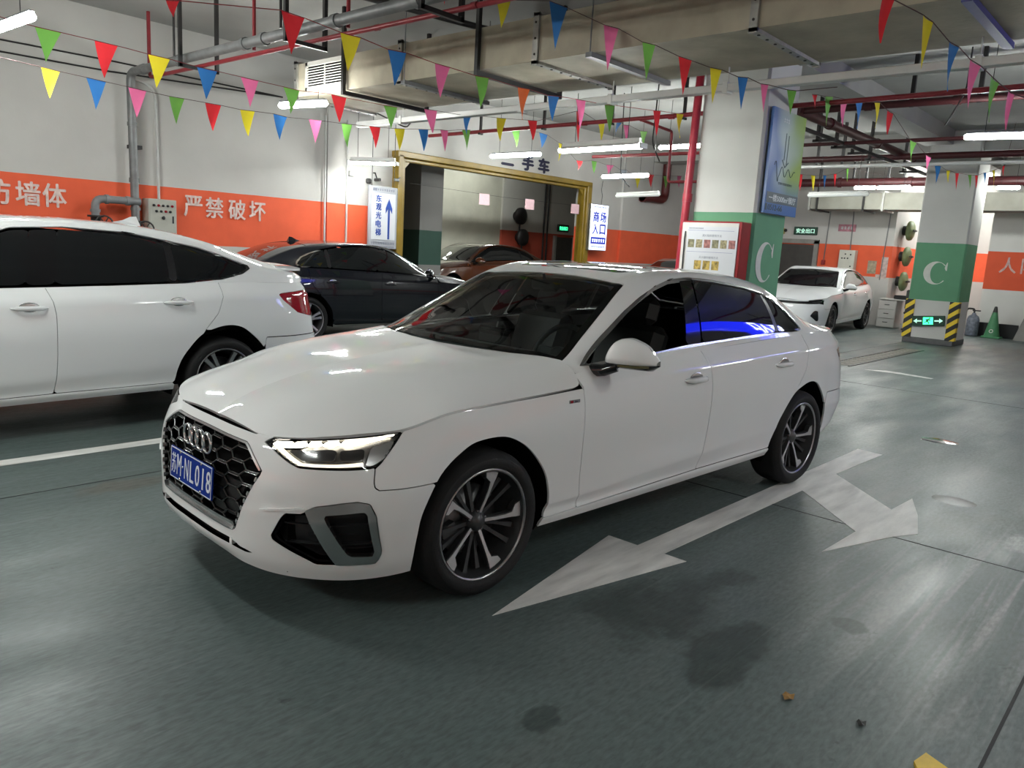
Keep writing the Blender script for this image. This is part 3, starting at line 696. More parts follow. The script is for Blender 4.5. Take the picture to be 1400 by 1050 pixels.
def serif_c(M, w, h, parent):
    """stencilled serif capital C: thick bowl, thin ends, upper serif"""
    o = [(.5 + .5 * math.cos(a), .5 + .5 * math.sin(a)) for a in np.linspace(math.radians(38), math.radians(322), 40)]
    i = [(.60 + .315 * math.cos(a), .5 + .455 * math.sin(a)) for a in np.linspace(math.radians(318), math.radians(48), 40)]
    pts = o + [(.93, .27)] + i + [(.86, .70), (.90, .66), (.945, .66), (.945, .98), (.915, .98)]
    V = [((px - .5) * w, (py - .5) * h, 0) for px, py in o] ; n = len(o); V += [((px - .5) * w, (py - .5) * h, 0) for px, py in i[::-1]]
    V = [(a, b, .002) for a, b, c_ in V]; F = [(k, k + 1, n + k + 1, n + k) for k in range(n - 1)]
    b = MB(); b.add(V, F, False, M); b.add([((px - .5) * w, (py - .5) * h, .0025) for px, py in ((.84, .74), (.90, .62), (.945, .62), (.945, .97), (.915, .97), (.89, .90))], [(0, 1, 2, 3, 4, 5)], False, M)
    b.build('letter', LETTER, parent)
serif_c(Matrix.Translation((7.1, 1.625, 0)) @ face_M((-7.045, -1.198, 1.50), (-1, 0, 0), (0, 0, 1)), .50, .50, c1)
serif_c(Matrix.Translation((15.975, 1.275, 0)) @ face_M((-15.497, -1.30, 1.475), (0, 1, 0), (0, 0, 1)), .46, .47, c2)
haz = bpy.data.materials.new('hazard_stripes'); haz.use_nodes = True; n, l = nodes(haz); bb = n['Principled BSDF']
tc = n.new('ShaderNodeTexCoord'); sx = n.new('ShaderNodeSeparateXYZ'); l.new(tc.outputs['Object'], sx.inputs[0])
ad = n.new('ShaderNodeMath'); ad.operation = 'MULTIPLY_ADD'; ad.inputs[1].default_value = -.8; l.new(sx.outputs[1], ad.inputs[0]); l.new(sx.outputs[2], ad.inputs[2])
a3 = n.new('ShaderNodeMath'); a3.operation = 'MULTIPLY_ADD'; a3.inputs[1].default_value = 5.0; l.new(ad.outputs[0], a3.inputs[0]); a3.inputs[2].default_value = 10
fr = n.new('ShaderNodeMath'); fr.operation = 'FRACT'; l.new(a3.outputs[0], fr.inputs[0]); gtn = n.new('ShaderNodeMath'); gtn.operation = 'GREATER_THAN'; gtn.inputs[1].default_value = .52; l.new(fr.outputs[0], gtn.inputs[0])
mx = n.new('ShaderNodeMix'); mx.data_type = 'RGBA'; l.new(gtn.outputs[0], mx.inputs['Factor']); mx.inputs['A'].default_value = (.012, .012, .012, 1); mx.inputs['B'].default_value = (.75, .55, .03, 1); l.new(mx.outputs['Result'], bb.inputs['Base Color']); bb.inputs['Roughness'].default_value = .5
for y, lab in ((-1.68, 'yellow and black corner guard on the left edge of the far column'), (-.87, 'yellow and black corner guard on the right edge of the far column')):
    b = MB(); b.box((-15.49, y, .51), (.03, .15, .80)); s = -1 if y < -1.2 else 1; b.box((-15.57, y + s * .085, .51), (.16, .03, .80)); tag(b.build('corner_guard', haz), lab, 'corner guard', 'corner guards of the far column')

# ---------------------------------------------------------------- the white saloon in front
def base_panels(c, pm, arch=(FARCH, RARCH), dlo=DLO, ws=WS, rw=RW, trunk=TRUNK, sun=None, holes=(), tail=TAILLAMP, mode='pair', lamp=HEADLAMP, doors=True, bumpers=True):
    """cut the shell into the panels every car has"""
    g = .0022
    FA, RA = arch
    LI = lambda p, gap=g: (p, True, gap, 'uz')
    LO = lambda p, gap=g: (p, False, gap, 'uz')
    A = [LO(FA, 0), LO(RA, 0)]
    hb = [LO(h, .001) for h in holes]
    lampo = [LO(lamp, .001)] if lamp else []
    c.piece('front_bumper', 'L', [LI([(-.3,-.1),(1.4,-.1),(1.4,.571)] + BUMPF[::-1] + [(.60,.70),(.462,.80),(.385,.80),(.37,.7225),(-.3,.7225)])] + A + hb + lampo, pm, mode='both')
    fen = [(.939,.60),(.943,.58),(.958,.567),(1.03,.567),(1.22,.571),(1.3,.2),(1.7,-.1),(1.80,.277),(1.9,.2795),(2.083,.2845),(2.085,.30)] + DOOR1[::-1][1:4] + [(2.062,.8805)] + [(u_, z_ - .0025) for u_, z_ in zip(np.linspace(2.05, .90, 40), spline(np.array(lower_rows()[6])[:, 2], LKU, np.linspace(2.05, .90, 40)))] + [(.95,.70),(.938,.66)]
    c.piece('front_fender', 'L', [LI(fen)] + A + lampo, pm)
    c.piece('side_skirt', 'L', [LI([(1.5,-.1),(4.3,-.1),(4.3,.325),(4.05,.318),(3.17,.309),(1.80,.277),(1.5,.26)])] + A, pm)
    fd = c.piece('front_door', 'L', [LI(DOOR1 + [(2.083,.2845),(3.13,.308)] + DOOR2[::-1] + [(3.1,1.3),(2.0,1.3)])] + A, pm)
    rd = c.piece('rear_door', 'L', [LI(DOOR2 + [(3.13,.308),(3.17,.309),(4.05,.318)] + [(4.4,.4),(4.4,.6)] + DOOR3[::-1][1:] + [(4.34,1.3),(3.1,1.3)])] + A, pm)
    q = DOOR3[:4] + [(4.10,.6),(4.3,.3),(4.75,.3),(4.75,.62),(5.33,.62),(5.33,1.3),(4.35,1.3)]
    c.piece('quarter_panel', 'L', [LI(q), LO(tail, .001)] + A, pm)
    c.piece('rear_bumper', 'L', [LI([(4.4,-.1),(6.4,-.1),(6.4,.617),(4.752,.617),(4.752,.3)])] + A, pm, mode='both')
    c.piece('tail_panel', 'L', [LI([(5.333,.622),(6.4,.622),(6.4,1.3),(5.333,1.3)]), LO(tail, .001)], pm, mode='both')
    c.piece('tail_lamp', 'L', [LI(tail, .002)], M_['red'], inset=.002)
    e6 = spline(np.array(lower_rows()[6])[:11], np.arange(11.), np.linspace(1.2, 10, 60)) * np.array([-1, 1, 1])
    e6 = [(x - .003 * (x > .4), y - .0042) for x, y, z in e6 if x > -.56]
    hood = [(.786,-.2),(.786,.365)] + [q for q in e6 if q[1] > .40] + [(-.565,.888),(-.565,.76),(-.468,.5),(-.432,.25),(-.42,0),(-.42,-.2)]
    c.piece('hood', 'H', [(hood, True, .001, 'xy')], pm, mode='both', flange=.02)
    body = [(dlo, False, 0, 'sz'), (ws, False, .001, 'xy'), (rw, False, .001, 'xy'), (trunk, False, g, 'xy'), ([(-.57,-.5),(-.57,1.5),(-5,1.5),(-5,-.5)], True, 0, 'xy')]
    if sun: body.append((sun, False, .002, 'xy'))
    c.piece('roof', 'U', body, pm, mode='both')
    c.piece('trunk_lid', 'U', [(trunk, True, g, 'xy')], pm, mode='both')
    # dark lining just behind every gap
    lin_ = [(DLO_BELOW, True, 0, 'uz')] + A + [LO(h, -.01) for h in holes] + ([LO(lamp, -.01)] if lamp else [])
    c.piece('body_lining', 'L', lin_, M_['void'], inset=.02, flange=0, mode='both')
    c.piece('hood_lining', 'H', [(hood, True, .01, 'xy')], M_['void'], inset=.02, flange=0, mode='both')
    return fd, rd
DLO_BELOW = [(-.5,.2),(6.5,.2),(6.5,.93),(2.1,.93),(2.06,.85),(1.0,.755),(-.5,.70)]
def glazing(c, dlo=DLO, ws=WS, rw=RW, wsm=None, frame=None, fw=.015):
    gm = wsm or M_['glass']
    c.piece('windscreen', 'U', [(ws, True, .004, 'xy')], gm, inset=.004, flange=.0, mode='both')
    c.piece('windscreen_border', 'U', [(ws, True, .004, 'xy'), (inset_poly(ws, .045), False, 0, 'xy')], M_['gloss'], inset=.007, flange=0, mode='both')
    c.piece('rear_window', 'U', [(rw, True, .004, 'xy')], M_['tint'], inset=.004, flange=.0, mode='both')
    if frame: c.piece('window_frame', 'U', [(dlo, True, 0, 'sz'), (inset_poly(dlo, fw), False, 0, 'sz')], frame, inset=-.003, flange=.008)
def side_windows(c, polys, dlo=DLO, fw=.015, inset=.006):
    """polys: (name, polygon in (s, z), material)"""
    for nm, p, m in polys:
        c.piece(nm, 'U', [(inset_poly(dlo, fw), True, 0, 'sz'), (p, True, 0, 'sz')], m, inset=inset, flange=.004)
def cabin(c, m=None, zf=.30):
    b = MB()
    b.box((-1.45, 0, .27), (1.9, 1.66, .06)); b.box((.62, 0, .36), (.3, 1.2, .3)); b.box((.64, 0, .62), (.12, .9, .14)); b.box((-3.45, 0, .45), (.5, 1.2, .25)); b.box((-2.9, 0, .6), (1.0, .80, .25)); b.box((0, 0, .6), (1.0, .80, .3))  # floor pan plus black filler boxes added to block light through wheel gaps
    b.box((-.42, 0, .58), (.08, 1.6, .56)); b.box((-2.72, 0, .62), (.06, 1.5, .66))
    b.build('underbody_and_filler', M_['void'], c.root)
def door_handle(door, x, z, y, pm, side):
    s = side
    h = MB(); n = 12; V = []; F = []
    for i in range(n + 1):
        t = i / n; xx = x + .115 - .23 * t; w = .017 * min(1, 4 * t * (1 - t) + .35); o = .034 * min(1, 5.5 * t * (1 - t)) + .004
        for dz, dy in ((w, o - .012), (w * .5, o), (-w * .6, o), (-w, o - .014)): V.append((xx, s * (y + dy), z + dz))
    for i in range(n):
        for k in range(4): q = (i * 4 + k, i * 4 + (k + 1) % 4, i * 4 + 4 + (k + 1) % 4, i * 4 + 4 + k); F.append(q if s > 0 else q[::-1])
    F += [(0, 1, 2, 3), tuple(range(n * 4, n * 4 + 4))[::-1]]
    h.add(V, F, True); ob = h.build('door_handle', pm, door)
    b = MB(); b.sphere((x + .0, s * (y + .002), z + .006), (.065, .004, .034), 16, 8); b.build('handle_recess', M_['satin'], door)
    return ob
def mirror(c, pm, side, x=-.77, y=1.0, z=1.030, parent=None):
    s = side
    base = empty('door_mirror'); base.parent = parent or c.root
    T = np.linspace(0, 1, 15); y0, y1 = y - .115, y + .105; zb = z - .035
    H_ = spline(np.array([.062, .100, .118, .108, .078, .022]), [0, .12, .32, .55, .8, 1], T); D_ = spline(np.array([.075, .105, .115, .108, .085, .03]), [0, .12, .32, .55, .8, 1], T)
    def shell(name, m, sg, hh, dd, n=9):
        """half dome lofted along the mirror's span, open side backwards"""
        V = []; F = []
        for t, h, d_ in zip(T, hh, dd):
            xb = x - .045 - .07 * t
            for k in range(n):
                a = math.pi / 2 * k / (n - 1); V.append((xb + d_ * math.cos(a) ** .75, s * (y0 + (y1 - y0) * t), zb + sg * h * math.sin(a) ** .85))
            V.append((xb, s * (y0 + (y1 - y0) * t), zb))
        q = n + 1
        for i in range(len(T) - 1):
            for k in range(q): r_ = (i * q + k, i * q + (k + 1) % q, (i + 1) * q + (k + 1) % q, (i + 1) * q + k); F.append(r_ if s * sg > 0 else r_[::-1])
        F += [tuple(range(q))[::-1] if s * sg > 0 else tuple(range(q)), tuple(range((len(T) - 1) * q, len(T) * q)) if s * sg > 0 else tuple(range((len(T) - 1) * q, len(T) * q))[::-1]]
        b = MB(); b.add(V, F[:-2], True); o = b.build(name, m, base); MB().add(V, F[-2:]).build('mirror_end', m, base) if False else None; return o
    shell('mirror_cap', pm, 1, H_, D_)
    shell('mirror_base', M_['gloss'], -1, [.030 * min(1, 6 * t + .5, 6 * (1 - t) + .15) for t in T], D_ * .985)
    b = MB(); b.tube([(x + .02, s * (y - .05), z - .05), (x + .05, s * (y - .10), z - .075), (x + .06, s * (y - .17), z - .085)], [.028, .03, .034], 10); b.build('mirror_arm', M_['gloss'], base)
    g = MB(); g.sphere((x - .086, s * (y - .01), z + .015), (.004, .085, .045), 20, 8, .8); g.build('mirror_glass', M_['chrome'], base)
    i = MB(); i.tube([(x + .038, s * (y - .03), z - .044), (x + .01, s * (y + .04), z - .044), (x - .045, s * (y + .09), z - .042)], .006, 8); i.build('indicator_strip', M_['amber'], base)
    return base
def beams(segs, w, h):
    b = MB()
    for p, q in segs: b.tube([p, q], w, 6, True, True)
    return b

def front_seat(parent, x, y, name='front_seat'):
    b = MB(); b.box((x + .02, y, .50), (.50, .50, .14), bev=.05)
    M = Matrix.Translation((x - .27, y, .80)) @ Matrix.Rotation(-.35, 4, 'Y'); b.box((0, 0, 0), (.14, .48, .62), M, bev=.05)
    M = Matrix.Translation((x - .40, y, 1.17)) @ Matrix.Rotation(-.3, 4, 'Y'); b.box((0, 0, 0), (.10, .27, .18), M, bev=.045)
    return b.build(name, M_['seat'], parent)
def saloon():
    root = empty('sedan_car', 'white sedan with lit headlamps and blue number plate parked in front, nearest the camera', 'car', (0, 0, 0), ROT)
    c = Shell(root)
    pm = M_['paint']
    fd, rd = base_panels(c, pm, sun=SUNROOF, holes=(GRILLE, INTAKE, SLOT))
    glazing(c, frame=M_['satin'])
    gl = M_['tint']
    side_windows(c, [('window_pillar', [(1.47,.9),(1.63,.9),(1.80,1.5),(1.70,1.5)], M_['gloss']), ('rear_door_window', [(1.645,.9),(2.555,.9),(2.535,1.5),(1.815,1.5)], gl),
        ('window_divider', [(2.555,.9),(2.60,.9),(2.575,1.5),(2.535,1.5)], M_['black']), ('quarter_window', [(2.605,.9),(3.2,.9),(3.2,1.5),(2.58,1.5)], gl)])
    c.piece('front_door_window', 'U', [(inset_poly(DLO, .015), True, 0, 'sz'), ([(.5,.9),(1.46,.9),(1.695,1.5),(.5,1.5)], True, 0, 'sz'), (inset_poly([(.5,.9),(1.46,.9),(1.695,1.5),(.5,1.5)], .03), False, 0, 'sz')], M_['black'], inset=.006, flange=.004) if False else None
    c.piece('front_door_window', 'U', [(inset_poly(DLO, .015), True, 0, 'sz'), ([(.5,.9),(1.465,.9),(1.698,1.5),(.5,1.5)], True, 0, 'sz')], M_['smoke'], inset=.007, flange=0, mode='right')      # the near one is wound down
    # panoramic roof glass
    c.piece('sunroof', 'U', [(SUNROOF, True, .004, 'xy')], M_['tint'], inset=.003, flange=.006, mode='both')
    # dark headliner and pillar lining under the roof
    c.piece('headliner', 'U', [(DLO, False, -.012, 'sz'), (WS, False, -.02, 'xy'), (RW, False, -.02, 'xy'), ([(-.6,-.5),(-.6,1.5),(-3.3,1.5),(-3.3,-.5)], True, 0, 'xy')], M_['headliner'], inset=.03, flange=0, mode='both')
    cabin(c)
    # lit headlamps
    for side in (1, -1):
        md = 'left' if side > 0 else 'right'
        back = c.piece('headlamp', 'L', [(HEADLAMP, True, .001, 'uz')], M_['lampback'], inset=.055, flange=-.053, mode=md)[0]
        def el(nm, poly, m, ins, fl=.012, sm=.004):
            c.piece(nm, 'L', [(smooth_poly(poly, sm), True, 0, 'uz')], m, inset=ins, flange=fl, mode=md, parent=[back, back])
        el('lamp_surround', HEADLAMP, M_['gloss'], .058, 0)
        c.piece('lamp_border', 'L', [(HEADLAMP, True, .0015, 'uz'), (inset_poly(HEADLAMP, .0075), False, 0, 'uz')], M_['gloss'], inset=.002, flange=.03, mode=md, parent=[back, back])
        top = [(.452,.7045),(.474,.7235),(.62,.737),(.85,.7565),(1.012,.772),(1.018,.768),(.82,.731),(.676,.7245),(.516,.704)]
        cuts = [[(.540 + .074 * k, .714 + .0072 * k), (.556 + .074 * k, .7155 + .0072 * k), (.592 + .074 * k, .80), (.574 + .074 * k, .80)] for k in range(4)]
        c.piece('daytime_running_light', 'L', [(top, True, 0, 'uz')] + [(q, False, 0, 'uz') for q in cuts], M_['drl'], inset=.016, flange=.012, mode=md, parent=[back, back])
        el('light_guide', [(.456,.7035),(.486,.708),(.635,.659),(.70,.660),(.787,.664),(.894,.674),(.896,.660),(.79,.653),(.698,.6485),(.622,.648)], M_['drlsoft'], .018)
        el('projector_lens', [(.536,.699),(.745,.719),(.769,.714),(.77,.677),(.632,.668)], M_['lampdark'], .025)
        el('projector_lens', [(.781,.717),(.888,.725),(.892,.683),(.796,.678)], M_['lampdark'], .028)
        el('lens_rib', [(.638,.697),(.745,.706),(.747,.702),(.64,.693)], M_['chrome'], .022, .004, .001)
        el('side_reflector', [(.912,.726),(1.010,.752),(.975,.688),(.927,.659),(.903,.660)], M_['satin'], .012)
        c.piece('lamp_lens', 'L', [(HEADLAMP, True, .002, 'uz')], M_['lens'], inset=.001, flange=0, mode=md, parent=[back, back])
        # lower intake with satin blade
        ib = c.piece('air_intake', 'L', [(INTAKE, True, 0, 'uz')], M_['black'], inset=.06, flange=-.058, mode=md)[0]
        slats = MB()
        hole = [(.779,.471),(.918,.487),(.93,.478),(.97,.315),(.966,.297),(.88,.301)]
        for k in range(9):
            zz = .31 + .02 * k; c.piece('intake_slat', 'L', [(INTAKE, True, .004, 'uz'), ([(.5,zz),(1.1,zz+.004),(1.1,zz+.010),(.5,zz+.006)], True, 0, 'uz')], M_['black'], inset=.028, flange=.015, mode=md, parent=[ib, ib])
        blade = [(.708,.4865),(.746,.503),(.833,.520),(.89,.527),(.935,.516),(.961,.466),(.996,.316),(.994,.288),(.974,.262),(.83,.2635)]
        c.piece('intake_blade', 'L', [(blade, True, .001, 'uz'), (smooth_poly(hole, .012), False, 0, 'uz')], M_['satin'], inset=-.006, flange=.03, mode=md, parent=[ib, ib])
    for md in ('left', 'right'):
        c.piece('bumper_crease', 'L', [([(.50,.452),(.56,.470),(.70,.497),(.72,.489),(.64,.474),(.56,.458)], True, 0, 'uz')], pm, inset=-.007, flange=.02, mode=md)
        c.piece('splitter_fin', 'L', [([(.345,.262),(.362,.262),(.362,.305),(.345,.305)], True, 0, 'uz')], pm, inset=-.002, flange=.03, mode=md)
    c.piece('lower_slot', 'L', [(SLOT, True, 0, 'uz')], M_['void'], inset=.04, flange=-.04, mode='both')
    # honeycomb grille
    gb = c.piece('grille', 'L', [(GRILLE, True, 0, 'uz')], M_['void'], inset=.06, flange=-.055, mode='both')[0]
    c.piece('grille_frame', 'L', [(GRILLE, True, .0005, 'uz'), (inset_poly(GRILLE, .009), False, 0, 'uz')], M_['satin'], inset=-.004, flange=.02, mode='both', parent=[gb, gb])
    def front(u_, z_, ins=0.):
        k = (abs(u_), z_); Lp = c.L; i = np.argmin(abs(Lp.u - abs(u_))); col = Lp.G[:, i]; nn = Lp.N[:, i]
        zz = col[:, 2]; x = np.interp(z_, zz, col[:, 0]); y = np.interp(z_, zz, col[:, 1]); nx = np.interp(z_, zz, nn[:, 0]); ny = np.interp(z_, zz, nn[:, 1])
        t = 0
        if 0 < i < len(Lp.u) - 1:
            j = i + (1 if abs(u_) > Lp.u[i] else -1); f_ = (abs(u_) - Lp.u[i]) / (Lp.u[j] - Lp.u[i]); x += f_ * (np.interp(z_, Lp.G[:, j, 2], Lp.G[:, j, 0]) - x); y += f_ * (np.interp(z_, Lp.G[:, j, 2], Lp.G[:, j, 1]) - y)
        return (x - nx * ins, math.copysign(y - ny * ins, u_) if abs(u_) > 1e-6 else 0., z_)
    segs = []; chr_ = []
    ph, pv = .142, .0525                                            # cell pitch
    GP = inset_poly(GRILLE, .012)
    inside = lambda u_, z_: poly_sd(GP, np.array([[abs(u_), z_]]))[0] > 0
    for rI in range(-1, 9):
        for cI in range(-6, 7):
            u0 = cI * ph / 1; z0 = .345 + rI * pv + (0 if True else 0)
            for (cx, cz) in ((u0 * .75, z0 * 1.0 + (pv / 2 if cI % 2 else 0)),):
                a = ph / 2
                pts = [(cx - a * .5, cz + pv / 2), (cx + a * .5, cz + pv / 2), (cx + a, cz), (cx + a * .5, cz - pv / 2)]
                for p, q in zip(pts, pts[1:]):
                    P = [(p[0] + (q[0] - p[0]) * t, p[1] + (q[1] - p[1]) * t) for t in (0, .25, .5, .75, 1)]
                    for s0, s1 in zip(P, P[1:]):
                        if inside(*s0) and inside(*s1):
                            segs.append((front(*s0, .018), front(*s1, .018)))
                            if abs(p[1] - q[1]) < 1e-6 and cz > .49: chr_.append((front(s0[0], s0[1] - .004, .012), front(s1[0], s1[1] - .004, .012)))
    tag(beams(segs, .0060, .01).build('honeycomb_mesh', M_['grille'], gb), kind='stuff')
    tag(beams(chr_, .0018, .01).build('honeycomb_highlight', M_['chrome'], gb), kind='stuff')
    sp = c.piece('lower_grille_blank', 'L', [([(-.3,.38),(.33,.38),(.36,.40),(.40,.53),(-.3,.53)], True, 0, 'uz')], M_['black'], inset=.024, flange=.01, mode='both', parent=[gb, gb])
    c.piece('bottom_trim', 'L', [([(-.3,.338),(.352,.338),(.362,.362),(-.3,.358)], True, 0, 'uz')], M_['satin'], inset=.008, flange=.01, mode='both', parent=[gb, gb])
    for k in range(4):
        yy = -.0975 + .065 * k; V = MB()
        n, mm = 40, 10; R, rr = .0415, .0062; VV = []; FF = []
        for i in range(n):
            a = 2 * math.pi * i / n
            for j in range(mm):
                b_ = 2 * math.pi * j / mm; VV.append((.012 - abs(yy) * .03 + rr * 1.3 * math.sin(b_) + .85, yy + (R + rr * math.cos(b_)) * math.cos(a), .632 + (R + rr * math.cos(b_)) * math.sin(a)))
        for i in range(n):
            for j in range(mm): FF.append((i * mm + j, ((i + 1) % n) * mm + j, ((i + 1) % n) * mm + (j + 1) % mm, i * mm + (j + 1) % mm))
        V.add([(x + .012, y, z) for x, y, z in VV], FF, True); V.build('emblem_ring', M_['chrome'], gb)
    # number plate
    pl = MB(); Mp = Matrix.Translation((.901, 0, .489)) @ Matrix.Rotation(-.062, 4, 'Y')
    pl.box((0, 0, 0), (.008, .44, .14), Mp, bev=.003); p = pl.build('licence_plate', M_['plate'], root)
    rim_ = MB()
    for a, b_, w, h in ((0, .066, .43, .0035), (0, -.066, .43, .0035), (.2135, 0, .0035, .135), (-.2135, 0, .0035, .135)): rim_.box((.0045, a, b_), (.002, w, h), Mp)
    rim_.build('plate_border', M_['platew'], p)
    def ch(s_, yy, w, h=.09): text('plate_character', s_, .1, M_['platew'], Mp @ face_M((.0045, yy, 0), (0, 1, 0), (0, 0, 1)), p, .0012, 0, 1, (w, h))
    for s_, yy, w in (('苏', -.178, .045), ('M', -.121, .045), ('N', -.040, .042), ('L', .017, .040), ('0', .074, .042), ('1', .131, .012), ('8', .186, .042)): ch(s_, yy, w)
    d = MB(); d.lathe([(0, .002), (.005, .002), (.005, 0)], 10, Mp @ face_M((.0045, -.081, 0), (0, 1, 0), (0, 0, 1))); d.build('plate_dot', M_['platew'], p)
    for yy in (-.11, .11):
        for zz in (.06, -.06): d = MB(); d.lathe([(0, .003), (.006, .003), (.007, 0)], 8, Mp @ face_M((.0045, yy, zz), (0, 1, 0), (0, 0, 1))); d.build('plate_screw', M_['satin'], p)
    for sd, k in ((1, 0), (-1, 1)):
        door_handle(fd[k], -1.52, .850, .909, pm, sd); door_handle(rd[k], -2.53, .872, .908, pm, sd)
        if sd > 0: mirror(c, pm, sd)                                  # the far mirror does not show in the photograph: folded out of sight
        for x in (0, -2.908): wheel(root, x, sd * .790, .327, sd, 'blade', M_)
        front_seat(root, -1.28, sd * .37)
    wheel_wells(c, FARCH, 0, M_['void']); wheel_wells(c, RARCH, -2.908, M_['void'])
    # cabin furniture behind the glass
    b = MB(); b.prism([(-.50,.95),(-.62,.985),(-.80,.97),(-.92,.90),(-.90,.62),(-.50,.62)], -.70, .70, Matrix(((1,0,0,0),(0,0,1,0),(0,1,0,0),(0,0,0,1)))); b.build('dashboard', M_['dash'], root)
    b = MB(); b.box((-.83, 0, 1.0), (.03, .26, .12), bev=.01); b.build('centre_screen', M_['gloss'], root)
    Ms = Matrix.Translation((-.97, .37, .93)) @ Matrix.Rotation(math.radians(66), 4, 'Y')
    b = MB(); n = 32
    b.lathe([(.185 + .014 * math.cos(a), .014 * math.sin(a)) for a in np.linspace(0, 2 * math.pi, 9)], 32, Ms)
    b.box((0, 0, 0), (.10, .34, .02), Ms, bev=.008); b.sphere(tuple(Ms.translation), .06, 12, 8); b.build('steering_wheel', M_['dash'], root)
    b = MB(); b.box((-2.25, 0, .52), (.5, 1.3, .16), bev=.05); b.box((0, 0, 0), (.14, 1.3, .6), Matrix.Translation((-2.6, 0, .84)) @ Matrix.Rotation(-.4, 4, 'Y'), bev=.05); b.build('rear_seat', M_['seat'], root)
    b = MB(); b.box((-1.22, 0, 1.30), (.04, .22, .065), bev=.015); b.tube([(-1.21, 0, 1.33), (-1.2, 0, 1.37)], .01, 6); b.build('rear_view_mirror', M_['black'], root)
    bd = MB(); bd.box((-.515, .906, .823), (.075, .006, .016), bev=.002); b0 = bd.build('fender_badge', M_['satin'], root)
    MB().box((-.515 + .022, .910, .823), (.016, .002, .012)).build('badge_mark', M_['red'], b0)
    text('badge_lettering', 'line', .014, M_['black'], face_M((-.525, .9096, .823), (-1, 0, 0), (0, 0, 1)), b0, .0003)
    return c
saloon()

# ---------------------------------------------------------------- the other parked cars
def lift(k):
    def f(s, y, z): return s, y, z + k * np.clip((z - .3) / .7, 0, 1)
    return f
def other_car(name, label, loc, rz, paint, spec=None, warp=None, dlo=DLO, rw=RW, trunk=TRUNK, tail=TAILLAMP, wheel_style='twin', lamp=HEADLAMP, frame=None, wr=.327, rim=.24, pillars=None, fin=False, lampm=None, zs=0., handles=(.85, .872), glass=None):
    root = empty(name, label, 'car', (*loc, zs), rz); c = Shell(root, spec, warp, .03); pm = paint
    fd, rd = base_panels(c, pm, dlo=dlo, rw=rw, trunk=trunk, tail=tail, lamp=lamp)
    glazing(c, dlo, rw=rw, wsm=M_['tint'], frame=frame or M_['black'], fw=.018)
    g = glass or M_['tint']
    P = pillars or [('front_door_window', [(.4,.8),(1.47,.8),(1.66,1.7),(.4,1.7)], g), ('window_pillar', [(1.47,.8),(1.66,.8),(1.83,1.7),(1.66,1.7)], M_['gloss']), ('rear_door_window', [(1.66,.8),(2.5,.8),(2.5,1.7),(1.83,1.7)], g), ('window_divider', [(2.5,.8),(2.56,.8),(2.56,1.7),(2.5,1.7)], M_['black']), ('quarter_window', [(2.56,.8),(3.6,.8),(3.6,1.7),(2.56,1.7)], g)]
    side_windows(c, P, dlo, .018)
    if lamp:
        hl = c.piece('headlamp', 'L', [(lamp, True, .001, 'uz')], lampm or M_['lampdark'], inset=.012, flange=.01)
    b = MB(); b.box((-1.45, 0, .27), (1.9, 1.6, .06)); b.box((-3.4, 0, .42), (.5, 1.2, .25)); b.box((.55, 0, .42), (.4, 1.1, .3)); b.box((-1.45, 0, .6), (2.0, 1.2, .6)); b.build('underbody_and_filler', M_['void'], root)
    for sd, k in ((1, 0), (-1, 1)):
        lv = lambda z: float((warp or (lambda s, y, z: (s, y, z)))(0, 0, z)[2])
        door_handle(fd[k], -1.52, lv(handles[0]), .909, pm, sd); door_handle(rd[k], -2.53, lv(handles[1]), .908, pm, sd)
        mirror(c, pm, sd, z=lv(1.02))
        for x in (0, -2.908): wheel(root, x, sd * .785, wr, sd, wheel_style, M_, rim=rim)
    wheel_wells(c, FARCH, 0, M_['void']); wheel_wells(c, RARCH, -2.908, M_['void'])
    if fin:
        b = MB(); sx, z = fin; V = [(-sx + .10, 0, z - .005), (-sx - .13, .035, z - .02), (-sx - .13, -.035, z - .02), (-sx - .11, 0, z + .055), (-sx - .06, 0, z + .05), (-sx, .0, z + .02), (-sx - .02, .035, z - .02), (-sx - .02, -.035, z - .02)]
        b.add(V, [(0, 6, 5), (0, 5, 7), (5, 6, 1, 4), (4, 1, 3), (5, 4, 2, 7), (4, 3, 2), (1, 2, 3), (0, 7, 2, 1, 6)]); b.build('roof_antenna', pm, root)
    return root, c
def spec_from(belt=None, top=None, rail=None, centre=None, dz=0., front=None):
    sp = {k: list(v) for k, v in U_SPEC.items()}
    if front: sp = {k: [((p[0], p[1] + front(s)) if isinstance(p, tuple) else p + front(s)) for s, p in zip(US, v)] for k, v in sp.items()}
    for k, d in (('belt', belt), ('top', top), ('rail', rail), ('centre', centre)):
        for s, v in (d or {}).items(): sp[k][US.index(s)] = v
    return sp
# white fastback at the left: its nose is outside the picture
gl_ = lambda s: .055 + .035 * min(1, max(0, (s - .6) / .8))
GT = spec_from(front=gl_,
    belt={s: (p[0], p[1] + .055) for s, p in zip(US, U_SPEC['belt'])},
    top={.48:(.785,1.0),.36:(.80,.985),1.45:(.672,1.452),1.75:(.665,1.477),2.1:(.665,1.472),2.45:(.672,1.430),2.75:(.682,1.380),2.95:(.695,1.325),3.15:(.715,1.255),3.35:(.705,1.222),3.55:(.67,1.19),3.75:(.57,1.15),3.87:(.40,1.13)},
    rail={1.45:(.59,1.50),1.75:(.595,1.516),2.1:(.595,1.511),2.45:(.59,1.485),2.75:(.58,1.435),2.95:(.575,1.388),3.15:(.57,1.328),3.35:(.56,1.27),3.55:(.55,1.225),3.75:(.48,1.175),3.87:(.34,1.145)},
    centre={1.45:1.525,1.75:1.54,2.1:1.538,2.45:1.52,2.75:1.475,2.95:1.435,3.15:1.375,3.35:1.31,3.55:1.255,3.75:1.195,3.87:1.16})
